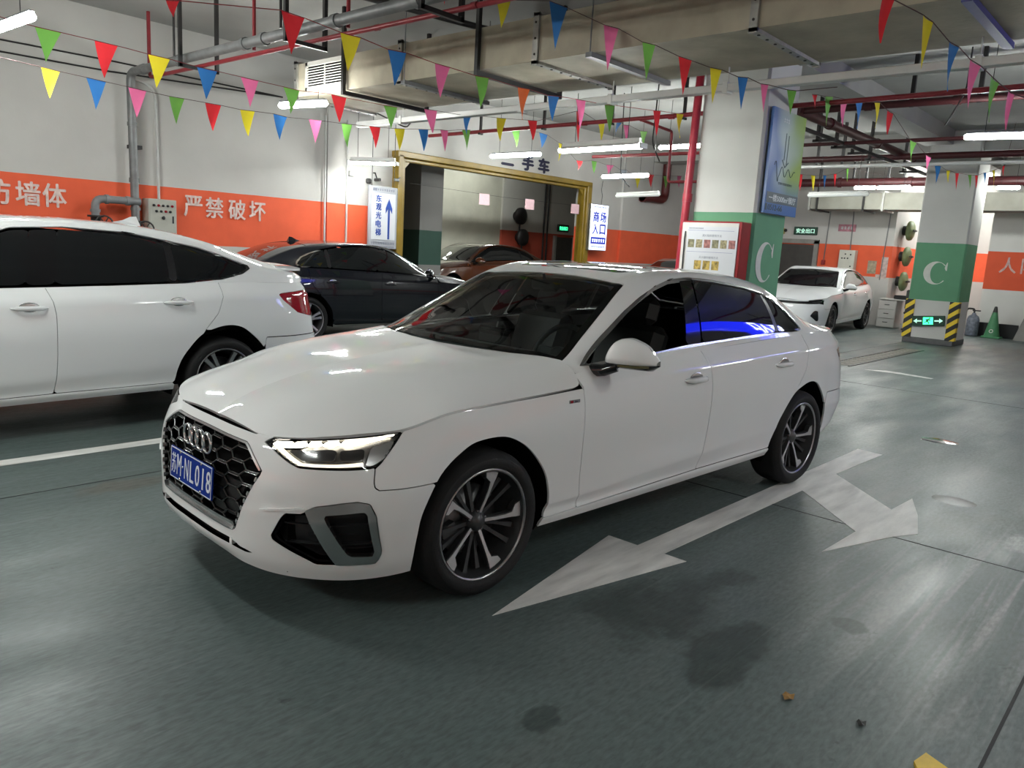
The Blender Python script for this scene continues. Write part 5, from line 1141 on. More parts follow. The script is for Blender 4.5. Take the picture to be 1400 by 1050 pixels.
for y, lab in ((-6.55, 'nearest the left wall'), (-4.25, 'second from the left wall'), (-2.2, 'third from the left wall')):
    b = MB()
    for x in (-2.14, -2.60): b.box((x, y, (ZC + 3.42) / 2), (.04, .04, ZC - 3.42))
    b.box((-2.37, y, 3.435), (.50, .04, .04)); b.tube([(-2.02, y + .1, 3.5), (-2.02, y + .1, ZC)], .014, 6); tag(b.build('pipe_hanger', BLK), 'black U hanger holding the galvanised and red pipes, ' + lab, 'hanger', 'hangers of the galvanised pipe')
for y in (-5.35, -3.6): b = MB(); b.tube([(-2.42, y, 3.52), (-2.42, y, ZC)], .02, 8); tag(b.build('sprinkler_drop', REDPIPE), 'red vertical drop from ceiling to the thin red pipe, ' + ('nearer the wall' if y < -5 else 'farther from the wall'), 'pipe', 'drops of the thin red pipe')
pipe('sprinkler_pipe', [(-7.33, -7.9, 3.40), (-7.33, -2.06, 3.42), (-7.34, 4.8, 3.46)], .030, REDPIPE, 'dark red sprinkler pipe running behind the cable tray to the near column', collars=ycol(-7.33, 3.41, (-6.1, -4.4, -2.9), .08))
for y, h in ((-5.2, 0), (-3.9, 1), (-2.7, 2), (-6.6, 3)):
    b = MB(); b.box((-7.33, y, (ZC + 3.42) / 2), (.035, .035, ZC - 3.42)); b.box((-7.33, y, 3.37), (.09, .035, .03)); tag(b.build('pipe_hanger', BLK), 'black drop hanger of the dark red pipe behind the tray, ' + ('third', 'second', 'nearest', 'farthest')[h] + ' from the near column', 'hanger', 'hangers of the dark red pipe')
pipe('sprinkler_branch', bend([(-7.33, -3.4, 3.4), (-8.2, -3.4, 3.36), (-8.2, -3.4, 2.62), (-8.2, -1.9, 2.62)], .06), .022, REDPIPE, 'thin red branch pipe looping above the two-tube lamp', n=8)
MAIN = mat('dark_red_main', (.060, .010, .012), .5, noise=.35, nscale=5)
pipe('fire_main', [(-9.0, -1.86, 3.70), (-16.4, -1.86, 3.70)], .075, MAIN, 'thick dark red fire main running away beside the banner', collars=[((x, -1.86, 3.7), (x - .1, -1.86, 3.7)) for x in (-10.3, -12.6, -14.8)])
pipe('black_pipe', [(-9.0, -1.90, 3.50), (-16.6, -1.84, 3.50)], .032, BLK, 'black pipe running parallel below the thick fire main')
pipe('sprinkler_pipe', [(-9.15, -1.9, 3.70), (-9.17, 5, 3.70)], .050, MAIN, 'dark red pipe crossing at the top right above the hanging lamp', collars=ycol(-9.16, 3.7, (-.9, .2, 1.4), .09))
for x, y in ((-9.16, -.35), (-9.16, .45), (-9.16, 1.1)): b = MB(); b.box((x, y, (ZC + 3.7) / 2), (.05, .05, ZC - 3.6)); tag(b.build('pipe_hanger', BLK), 'black hanger above the dark red pipe at the top right, ' + {-.35: 'left one', .45: 'middle one', 1.1: 'right one'}[y], 'hanger', 'hangers at the top right')
pipe('sprinkler_pipe', [(-11.05, -3.2, 3.50), (-11.1, 4, 3.50)], .03, MAIN, 'thin dark red pipe just behind the lamp at the top right')
pipe('white_pipe', [(-13.4, -4.2, 3.42), (-13.5, 5, 3.42)], .035, TRAY, 'white pipe crossing below the red mains at the right')
pipe('fire_main', [(-13.9, -4.5, 3.62), (-13.9, 5, 3.62)], .06, MAIN, 'dark red main crossing just in front of the far column head')
pipe('fire_main', [(-17.5, -6.5, 3.52), (-17.5, 5, 3.52)], .10, MAIN, 'thick red fire main crossing in front of the back wall', collars=ycol(-17.5, 3.52, (-4.2, -2.6, -.3), .1))
for k, (x, y) in enumerate(((-10.4, -2.05), (-11.2, -2.05), (-12.0, -2.05), (-12.9, -2.05), (-13.9, -2.9), (-13.9, -3.4), (-15.0, -2.05), (-17.5, -3.9), (-17.5, -3.6), (-17.5, -3.1), (-17.5, -2.75), (-17.5, -4.7))):
    b = MB(); b.box((x, y, (ZC + 3.45) / 2), (.05, .05, ZC - 3.45)); b.box((x, y + .1, 3.46), (.05, .35, .04)); tag(b.build('pipe_hanger', BLK), 'black steel hanger of the mains right of the banner, %s in depth from the camera' % ORD[k], 'hanger', 'hangers of the mains at the right')
FD = mat('far_duct_board', (.33, .32, .27), .7, noise=.25, nscale=2.5, bump=.2)
fd_ = empty('air_duct', 'grey square air duct along the back wall above the far white sedan', 'duct', (-18.4, 0, 3.12))
for a, b_ in ((-5.1, -3.3), (-3.3, -1.75), (-1.75, .2), (.2, 3.5)): MB().box((0, (a + b_) / 2, 0), (.8, b_ - a - .015, .40)).build('duct_section', FD, fd_)
for y in (-5.1, -3.3, -1.75, .2): MB().box((.0, y, 0), (.88, .05, .48)).build('duct_flange', ANG, fd_)
for y in (-4.9, -3.75):
    b = MB(); b.box((-17.97, y, 3.6), (.04, .04, 1.4)); b.box((-18.4, y, 2.89), (.9, .05, .04)); tag(b.build('duct_hanger', BLK), 'black cradle hanger under the grey duct at the back wall, ' + ('left one' if y < -4 else 'right one'), 'hanger', 'cradle hangers of the back duct')
DKRED = mat('dark_elbow_red', (.10, .016, .016), .45, noise=.35, nscale=5)
pipe('fire_main', bend([(-5.3, -3.6, ZC - .02), (-5.3, -3.6, 4.0), (-5.3, -2.4, 4.0), (-5.3, -2.4, ZC - .02)], .25), .11, DKRED, 'thick dark red elbow pipe above the beige duct at the top', collars=[((-5.3, -3.1, 4.0), (-5.3, -3.04, 4.0))])
pipe('black_pipe', [(-3.0, -4.9, ZC - .05), (-4.9, -3.2, 3.86)], .035, BLK, 'black pipe slanting above the beige duct')
pipe('fire_main', bend([(-15.1, -8.33, 2.98), (-16.2, -8.33, 2.98), (-16.2, -8.33, 3.91)], .22), .11, DKRED, 'dark red elbow pipe on the wall behind the near column', collars=[((-15.1, -8.33, 2.98), (-15.2, -8.33, 2.98))])
pipe('sprinkler_pipe', [(-10.0, -6.2, 3.3), (-10.1, -2.9, 3.3)], .03, REDPIPE, 'red pipe behind the two-tube lamp left of the near column')
for pts, lab in (([(-7.6, -3.3, ZC), (-7.6, -3.35, 3.1), (-7.6, -3.2, 2.85)], 'black cable dropping to the two-tube lamp'), ([(-8.9, .35, ZC), (-8.9, .35, 3.75), (-8.95, .2, 3.45), (-8.95, .15, 3.35)], 'black cable dropping beside the dark red pipe at the top right'), ([(-9.6, -5.3, ZC), (-9.6, -5.25, 2.9), (-9.7, -5.1, 2.7)], 'black cable dropping to the pale unlit lamp'), ([(-4.9, -6.3, 3.3), (-5.2, -6.0, 3.12), (-5.0, -5.6, 3.2), (-4.9, -5.2, 3.15)], 'loose black cable below the grille end of the duct')):
    pipe('cable', bend(pts, .1), .010, BLK, lab, 'cable', n=6)

# ---------------------------------------------------------------- lamps
TUBE = mat('lit_fluorescent_tube', (1, 1, .95), .4, emit=125.0, emitcol=(.955, 1, .965, 1), noise=.01); TUBEGLOW = mat('unlit_tube_faint_glow', (.78, .80, .76), .4, emit=.12, noise=.03); LWHITE = mat('lamp_white_enamel', (.75, .75, .73), .4, noise=.05, nscale=8)  # unlit tubes carry a faint glow put into their material
LAMPS = []
def lamp(a, b_, kind, lab, lit=True, top=ZC, group='hanging lamps'):
    """tube lamp between two points; kind 'batten' has a white reflector above the tube, 'sealed' is one closed body"""
    A, B = Vector(a), Vector(b_); c_ = (A + B) / 2; L = (B - A).length; ang = math.atan2((B - A).y, (B - A).x)
    o = empty('tube_lamp', lab, 'lamp', c_, ang, group); W = TUBE if lit else TUBEGLOW
    if kind == 'batten':
        MB().box((0, 0, .055), (L * .93, .05, .05), bev=.006).build('reflector', LWHITE, o); b = MB(); b.prism([(-.06, .0), (.06, .0), (.025, .035), (-.025, .035)], -L * .47, L * .47, Matrix(((0,0,1,0),(1,0,0,0),(0,1,0,0),(0,0,0,1)))); b.build('reflector', LWHITE, o)
        for y in (-.035, .035): b = MB(); b.tube([(-L / 2, y, -.018), (L / 2, y, -.018)], .016, 8); b.build('tube', W, o)
        for x in (-L / 2, L / 2): MB().box((x, 0, -.01), (.03, .13, .06), bev=.006).build('lamp_holder', LWHITE, o)
    else:
        b = MB(); b.tube([(-L / 2, 0, -.012), (-L / 2 + .03, 0, -.012), (L / 2 - .03, 0, -.012), (L / 2, 0, -.012)], [.02, .038, .038, .02], 10); b.build('tube', W, o); MB().box((0, 0, .032), (L * .96, .06, .028), bev=.008).build('housing', GREYP if lit else LWHITE, o)
    for x in (-L * .32, L * .32): b = MB(); b.tube([(x, 0, .05), (x, 0, top - c_.z)], .004, 5); b.build('hanger_rod', M_['black'], o)
    LAMPS.append(o); return o
lamp((-.02,-6.55,3.28), (-.10,-5.0,3.28), 'sealed', 'lit sealed tube lamp at the top left corner beside the left wall')
lamp((-3.30,-6.27,3.15), (-3.49,-5.49,3.15), 'sealed', 'lit sealed tube lamp under the grille end of the beige duct', top=3.348)
lamp((-5.67,-8.0,2.76), (-6.06,-7.24,2.76), 'batten', 'lit batten lamp hanging above the direction sign')
lamp((-8.42,-7.39,3.17), (-8.45,-6.19,3.17), 'sealed', 'lit sealed tube lamp in front of the dark blue wall lettering')
lamp((-5.12,-3.03,2.69), (-5.06,-1.83,2.69), 'batten', 'lit two-tube batten lamp in the middle of the hall', top=3.32)
lamp((-11.26,-6.86,3.08), (-11.18,-5.67,3.08), 'sealed', 'lit sealed tube lamp above the lightbox')
lamp((-10.43,-5.89,2.62), (-10.14,-4.73,2.62), 'sealed', 'unlit pale tube lamp right of the lightbox', False)
lamp((-10.51,-5.06,3.5), (-10.52,-3.9,3.5), 'sealed', 'lit tube lamp behind the red riser left of the near column')
lamp((-8.87,.41,3.2), (-9.05,1.62,3.2), 'sealed', 'lit tube lamp at the right edge under the dark red pipe')
lamp((-16.38,-3.46,3.3), (-16.42,-3.01,3.3), 'sealed', 'lit short tube lamp left of the far column, left of a pair')
lamp((-16.42,-2.98,3.3), (-16.32,-2.25,3.3), 'sealed', 'lit tube lamp left of the far column, right of a pair')
lamp((-16.60,-.66,3.3), (-16.63,-.25,3.3), 'sealed', 'lit tube lamp just right of the far column head')
lamp((-12.28,-2.86,2.78), (-12.02,-1.69,2.78), 'sealed', 'unlit pale tube lamp below the mains right of the banner', False, top=3.47)
lamp((-21.2,-2.9,4.0), (-21.2,-1.7,4.0), 'sealed', 'lit tube lamp inside the recess behind the far column')
lamp((-22.8,-1.9,4.0), (-21.8,-1.9,4.0), 'sealed', 'second lit tube lamp inside the recess behind the far column')
lamp((-12.69,-13.77,3.0), (-12.1,-13.77,3.02), 'sealed', 'small lit tube lamp in the back room seen through the left of the opening')
lamp((-14.2,-12.9,4.1), (-15.4,-12.9,4.1), 'sealed', 'lit tube lamp high against the plaster wall of the back room, hidden by the frame')
# lamps of the same rows that hang behind and beside the camera
for k, (x, y) in enumerate([(5.0, .6), (5.2, -3.6), (1.6, -1.9), (-2.6, 4.4), (-8.6, 5.4), (-13.2, 5.2), (3.9, 6.8), (-3.4, 7.3)]):
    lamp((x, y - .6, 3.05), (x + .02, y + .6, 3.05), 'batten', 'lit batten lamp outside the picture, %s in the rows around the camera' % ORD[k])

# ---------------------------------------------------------------- blue lit fascia on the right, seen only in reflections
bf = empty('lit_fascia', 'long blue lit fascia sign with white lettering facing the front sedan', 'sign', (-8.0, 4.25, 3.27)); BLU = mat('lit_blue_fascia', (.01, .03, .8), .4, emit=4., emitcol=(.012, .025, 1, 1), noise=.03); WLIT = mat('lit_white_letters', (1, 1, 1), .4, emit=9, emitcol=(.85, .92, 1, 1), noise=.01)
MB().box((0, 0, 0), (3.4, .12, .34), bev=.01).build('fascia_face', BLU, bf)
for c_, x in (('商', -1.6), ('场', -1.25), ('入', -.9), ('口', -.55)): text('fascia_character', c_, .5, WLIT, face_M((x, -.064, 0), (1, 0, 0), (0, 0, 1)), bf, .003, .006, fit=(.28, .28))
b = MB()
for x in (-1.8, 1.8): b.tube([(x, 0, .2), (x, 0, ZC - 3.27)], .02, 6)
b.build('fascia_hanger', BLK, bf)

# ---------------------------------------------------------------- back wall: door, exit sign, boxes, notices
XB = -19.6
d = empty('door_1', 'dark grey steel door in a grey frame in the back wall', 'door', (XB, -5.95, 0)); d['kind'] = 'structure'
DG = mat('dark_door_steel', (.05, .045, .04), .5, noise=.3, nscale=4); MB().box((.02, 0, 1.02), (.05, 1.0, 2.04)).build('door_leaf', DG, d); b = MB(); b.box((.03, .56, 1.08), (.10, .12, 2.16)); b.box((.03, -.56, 1.08), (.10, .12, 2.16)); b.box((.03, 0, 2.13), (.10, 1.24, .12)); b.build('door_frame', mat('door_frame_grey', (.26, .25, .23), .5, noise=.2), d); MB().box((.07, .38, 1.0), (.05, .12, .03), bev=.008).build('door_handle', M_['satin'], d)
EXG = mat('exit_sign_green', (.01, .05, .03), .4, noise=.1); EXL = mat('exit_sign_letters', (.4, .8, .6), .4, emit=.5, emitcol=(.55, .9, .75, 1), noise=.05); EXB = mat('exit_bright_green', (.05, .9, .3), .4, emit=1.6, emitcol=(.05, 1, .35, 1), noise=.03)
FX = ((0, 1, 0), (0, 0, 1))
ex = empty('exit_sign', 'dark green exit sign with pale lettering above the back door', 'exit sign', (XB + .05, -5.74, 2.42)); MB().box((0, 0, 0), (.05, .66, .22), bev=.01).build('sign_case', EXG, ex); text('exit_lettering', '安全出口', .15, EXL, face_M((.027, 0, 0), *FX), ex, .002, .003, fit=(.52, .13))
el = empty('emergency_light', 'yellowish twin emergency light beside the exit sign', 'emergency light', (XB + .06, -6.45, 2.40)); MB().box((0, 0, 0), (.07, .22, .16), bev=.01).build('lamp_case', mat('yellowed_plastic', (.45, .38, .12), .5, noise=.15), el)
for y in (-.15, .15): b = MB(); b.lathe([(0, .03), (.04, .025), (.045, 0), (.02, -.04)], 12, Matrix.Translation((.03, y, .02)) @ Matrix.Rotation(math.pi / 2, 4, 'Y')); b.build('spot_head', BLK, el)
pk = empty('notice_plate', 'pink and white notice plate high on the back wall', 'sign', (XB + .01, -4.63, 2.53)); MB().box((0, 0, 0), (.02, .46, .19)).build('plate', mat('pink_notice', (.50, .20, .25), .5, noise=.5, nscale=9), pk); small_print('notice_lettering', face_M((.011, 0, 0), *FX), .34, .08, 4, BANW, pk)
cb2 = empty('control_box', 'pale grey control box with buttons on the orange band of the back wall', 'control box', (XB + .12, -4.47, 1.66)); MB().box((0, 0, 0), (.22, .42, .56), bev=.01).build('case', mat('pale_box_grey', (.58, .57, .50), .5, noise=.12, nscale=6), cb2)
for k in range(6): y, z = ((-.04, .17), (.10, .16), (-.12, .06), (-.05, .06), (.03, .06), (.12, -.15))[k]; b = MB(); b.lathe([(0, .015), (.018, .015), (.02, 0)], 10, Matrix.Translation((.11, y, z)) @ Matrix.Rotation(math.pi / 2, 4, 'Y')); b.build('button', M_['black'], cb2)
pipe('conduit', [(XB + .03, -4.47, 1.95), (XB + .03, -4.5, 3.0)], .012, GREYP, 'thin conduit rising from the pale control box on the back wall', 'conduit', n=6); pipe('conduit', [(XB + .03, -5.15, 1.65), (XB + .03, -5.12, 3.0)], .012, GREYP, 'thin conduit right of the back wall door', 'conduit', n=6); MB_ = MB(); MB_.box((XB + .04, -5.15, 1.58), (.07, .10, .13), bev=.01); tag(MB_.build('alarm_button', REDP), 'small red alarm box on the orange band beside the back door', 'alarm')
pipe('conduit', [(XB + .03, -3.62, 1.2), (XB + .03, -3.55, 3.1)], .012, GREYP, 'thin conduit near the right end of the back wall', 'conduit', n=6)
n1 = MB(); n1.box((XB + .008, -3.86, 1.52), (.012, .22, .34)); tag(n1.build('wall_notice', mat('faded_notice', (.45, .36, .25), .6, noise=.5, nscale=14)), 'faded tan notice sheet on the orange band at the back wall', 'notice'); n2 = MB(); n2.box((XB + .008, -3.55, 1.52), (.012, .16, .56)); n2.box((XB + .008, -3.68, 1.29), (.012, .12, .10)); tag(n2.build('wall_notice', mat('pale_notice', (.62, .48, .44), .6, noise=.4, nscale=14)), 'torn pale narrow notice sheet right of the tan one', 'notice')
VG = mat('valve_green', (.17, .22, .10), .5, noise=.3, nscale=8)
for k, z in enumerate((2.53, 1.85, 1.19)):
    v = empty('shelter_valve', ('top', 'middle', 'bottom')[k] + ' one of three round green shelter valves beside the far column', 'valve', (-20.3, -3.40, z), group='round green shelter valves'); Mv = Matrix.Rotation(-math.pi / 2, 4, 'X')
    MB().lathe([(.13, 0), (.13, .06), (.11, .07), (.15, .12), (.15, .15)], 18, Mv).build('valve_neck', BLK, v); MB().lathe([(.16, .11), (.24, .12), (.26, .15), (.25, .21), (.18, .25), (.1, .26), (0, .26)], 24, Mv).build('valve_disc', VG, v); b = MB(); b.box((0, .29, 0), (.30, .03, .04)); b.tube([(0, .25, 0), (0, .31, 0)], .03, 8); b.build('valve_bridge', BLK, v)
# exit arrow box on the far column
ea = empty('exit_arrow_box', 'lit green running-man exit box with two arrows low on the far column', 'exit sign', (-15.46, -1.29, .485), rot=(.10, 0, 0)); MB().box((0, 0, 0), (.06, .62, .21), bev=.01).build('sign_case', EXG, ea); MB().box((.032, .0, .0), (.004, .19, .15)).build('lit_panel', EXB, ea)
for s_ in (-1, 1): b = MB(); b.prism([(0, -.014), (.09, -.014), (.09, -.05), (.16, 0), (.09, .05), (.09, .014), (0, .014)], 0, .003, face_M((.032, .12 * s_, 0), (0, s_, 0), (0, 0, s_ if s_ > 0 else 1)) if s_ > 0 else face_M((.035, -.12, 0), (0, -1, 0), (0, 0, -1))); b.build('arrow', EXL, ea)
b = MB(); b.sphere((.036, .03, .055), (.004, .014, .014), 8, 6); b.prism([(-.05, .03), (.02, .045), (.05, .01), (.035, .0), (.015, .02), (0, -.01), (.03, -.03), (.02, -.065), (.005, -.06), (.01, -.035), (-.03, -.02), (-.06, -.045), (-.07, -.03), (-.03, .0)], 0, .003, face_M((.035, -.0, 0), *FX)); b.build('running_figure', EXG, ea)
# desk corner by the recess
dk = empty('desk', 'white office desk with three drawers behind the far white sedan', 'desk', (-19.22, -2.85, 0)); DW = mat('desk_white', (.52, .50, .48), .5, noise=.1, nscale=5)
MB().box((0, .15, .735), (.60, 1.35, .03), bev=.005).build('desk_top', DW, dk); MB().box((0, -.30, .36), (.55, .44, .70), bev=.005).build('drawer_unit', DW, dk)
for k in range(3): dr = MB(); dr.box((.28, -.30, .13 + .225 * k), (.02, .41, .21), bev=.004); o = dr.build('drawer', DW, dk); MB().box((.295, -.30, .15 + .225 * k), (.015, .12, .015)).build('drawer_handle', M_['satin'], o)
for y in (.78,): MB().box((0, y, .36), (.55, .03, .72)).build('desk_leg', DW, dk)
b = MB(); b.box((-19.2, -2.85, .80), (.30, .42, .10), bev=.02); tag(b.build('monitor_base', M_['black']), 'black machine lying on the white desk top', 'printer')
b = MB(); b.box((-19.25, -2.4, .83), (.20, .25, .16), bev=.02); tag(b.build('white_bag', DW), 'pale bag on the desk top beside the black machine', 'bag')
oc = empty('office_chair', 'black office chair tucked into the white desk', 'chair', (-18.72, -2.42, 0)); MB().box((0, 0, .45), (.42, .42, .07), bev=.02).build('seat', M_['seat'], oc); MB().box((.20, 0, .78), (.06, .40, .48), bev=.03).build('backrest', M_['seat'], oc); MB().tube([(0, 0, .08), (0, 0, .43)], .03, 8).build('post', BLK, oc)
for k in range(5): a = k * 1.2566; b = MB(); b.tube([(0, 0, .09), (.26 * math.cos(a), .26 * math.sin(a), .03)], .018, 6); b.build('leg', BLK, oc)
# corner by the end wall: canister, green cone, board, slab
ext = empty('fire_extinguisher', 'grey-blue canister with black hose standing by the wall at the right', 'extinguisher', (-19.35, -1.25, 0)); MB().lathe([(0, .005), (.13, .005), (.14, .03), (.14, .40), (.11, .48), (.05, .52), (.04, .56), (0, .57)], 24).build('cylinder', mat('mottled_blue_grey', (.20, .22, .27), .4, noise=.6, nscale=16), ext); MB().tube(bend([(0, 0, .56), (.02, 0, .66), (-.02, -.16, .66), (-.02, -.20, .50)], .05), .022, 8).build('hose', BLK, ext); MB().box((.02, .05, .62), (.04, .18, .03), bev=.008).build('handle', BLK, ext)
cn = empty('traffic_cone', 'green traffic cone with a dark top beside the grey-blue canister', 'traffic cone', (-19.30, -.80, 0)); CG = mat('cone_green', (.06, .22, .10), .5, noise=.2, nscale=10); MB().box((0, 0, .02), (.40, .40, .04), bev=.01).build('base', CG, cn); MB().lathe([(.17, .04), (.055, .62)], 24).build('cone_body', CG, cn); MB().lathe([(.074, .52), (.040, .70), (.03, .75), (0, .76)], 20).build('cone_top', BLK, cn); b = MB(); b.lathe([(.045, 0), (.045, .004), (.030, .004), (.030, 0)], 16, Matrix.Translation((.150, 0, .17)) @ Matrix.Rotation(math.pi / 2 - .2, 4, 'Y')); b.build('cone_emblem', LETTER, cn)
b = MB(); b.box((-19.62, -.80, .17), (.10, .95, .34), bev=.01); tag(b.build('dark_board', M_['black']), 'low black board leaning on the wall behind the green cone', 'board')
b = MB(); b.prism([(-.60, 0), (1.8, 0), (1.8, 1.12), (-.28, 1.12)], -.08, .08, Matrix(((0, 0, 1, -19.35), (1, 0, 0, .25), (0, 1, 0, 0), (0, 0, 0, 1)))); tag(b.build('concrete_slab', mat('bare_concrete', (.30, .29, .27), .85, noise=.3, nscale=3, bump=.4, bscale=16)), 'bare concrete slab leaning against the end wall at the right edge', 'slab')
# hanging cards and fittings in the back room
PC = mat('pink_card', (.80, .52, .56), .6, noise=.1, nscale=20)
r = empty('card_string', 'thin string with three pink cards hung across the opening', 'hanging cards', (-7.3, -8.34, 2.55))
b = MB(); b.tube([(0, 0, .02), (-2.5, 0, -.02), (-5.2, 0, .0)], .003, 5); b.build('cord', CORD_, r) if False else b.build('cord', M_['black'], r)
for x, z in ((-1.98, -.11), (-3.40, -.10), (-5.02, -.08)): b = MB(); b.box((x, 0, z), (.30, .006, .22), bev=.002); b.build('card', PC, r)
for k, (x, z) in enumerate(((-17.55, 2.55), (-17.7, 1.85))):
    v = empty('shelter_valve', ('upper', 'lower')[k] + ' dark round valve on the orange-band wall of the back room', 'valve', (x, -14.9, z), group='dark valves in the back room'); Mv = Matrix.Rotation(-math.pi / 2, 4, 'X'); MB().lathe([(.15, 0), (.15, .15), (.28, .18), (.28, .28), (.15, .34), (0, .34)], 20, Mv).build('valve_disc', BLK, v); MB().tube([(0, .2, -.28), (0, .2, -.55)], .03, 6).build('valve_lever', BLK, v)
for x in (-19.0, -19.2): pipe('pipe', [(x, -14.85, 0), (x, -14.85, 3.9)], .03, BLK, 'dark vertical pipe left of the back room exit sign, the %s one of two' % ('left' if x > -19.1 else 'right'), group='vertical pipes of the back room')
ex2 = empty('exit_sign', 'small lit green exit sign deep in the back room', 'exit sign', (-20.1, -14.86, 2.28)); MB().box((0, 0, 0), (.62, .06, .26), bev=.01).build('sign_case', EXG, ex2); text('exit_lettering', '安全出口', .15, EXB, face_M((0, .032, 0), *WL), ex2, .002, .004, fit=(.46, .14))
d2 = empty('door_2', 'dark door at the end of the back room below the green exit sign', 'door', (-20.2, -14.88, 0)); d2['kind'] = 'structure'; MB().box((0, 0, .98), (.95, .05, 1.96)).build('door_leaf', DG, d2); b = MB(); b.box((.53, .02, 1.0), (.1, .1, 2.0)); b.box((-.53, .02, 1.0), (.1, .1, 2.0)); b.build('door_frame', MATS['door_frame_grey'], d2)
for k, (y, z) in enumerate(((-9.6, 3.5), (-10.6, 3.65), (-12.0, 3.75), (-13.4, 3.6))): pipe('overhead_pipe', [(-6.2, y, z), (-22, y, z)], .05, BLK, 'dark overhead pipe crossing the back room, %s behind the yellow frame' % ORD[k], group='overhead pipes of the back room')
for k, x in enumerate((-9.3, -10.6, -11.8, -13.0, -14.2)): b = MB(); b.box((x, -10.6, 3.95), (.04, .04, .75)); b.box((x, -11.3, 3.55), (.05, 1.6, .05)); tag(b.build('pipe_hanger', BLK), 'black hanger under the back room ceiling, %s from the yellow frame\'s left jamb' % ORD[k], 'hanger', 'hangers of the back room')

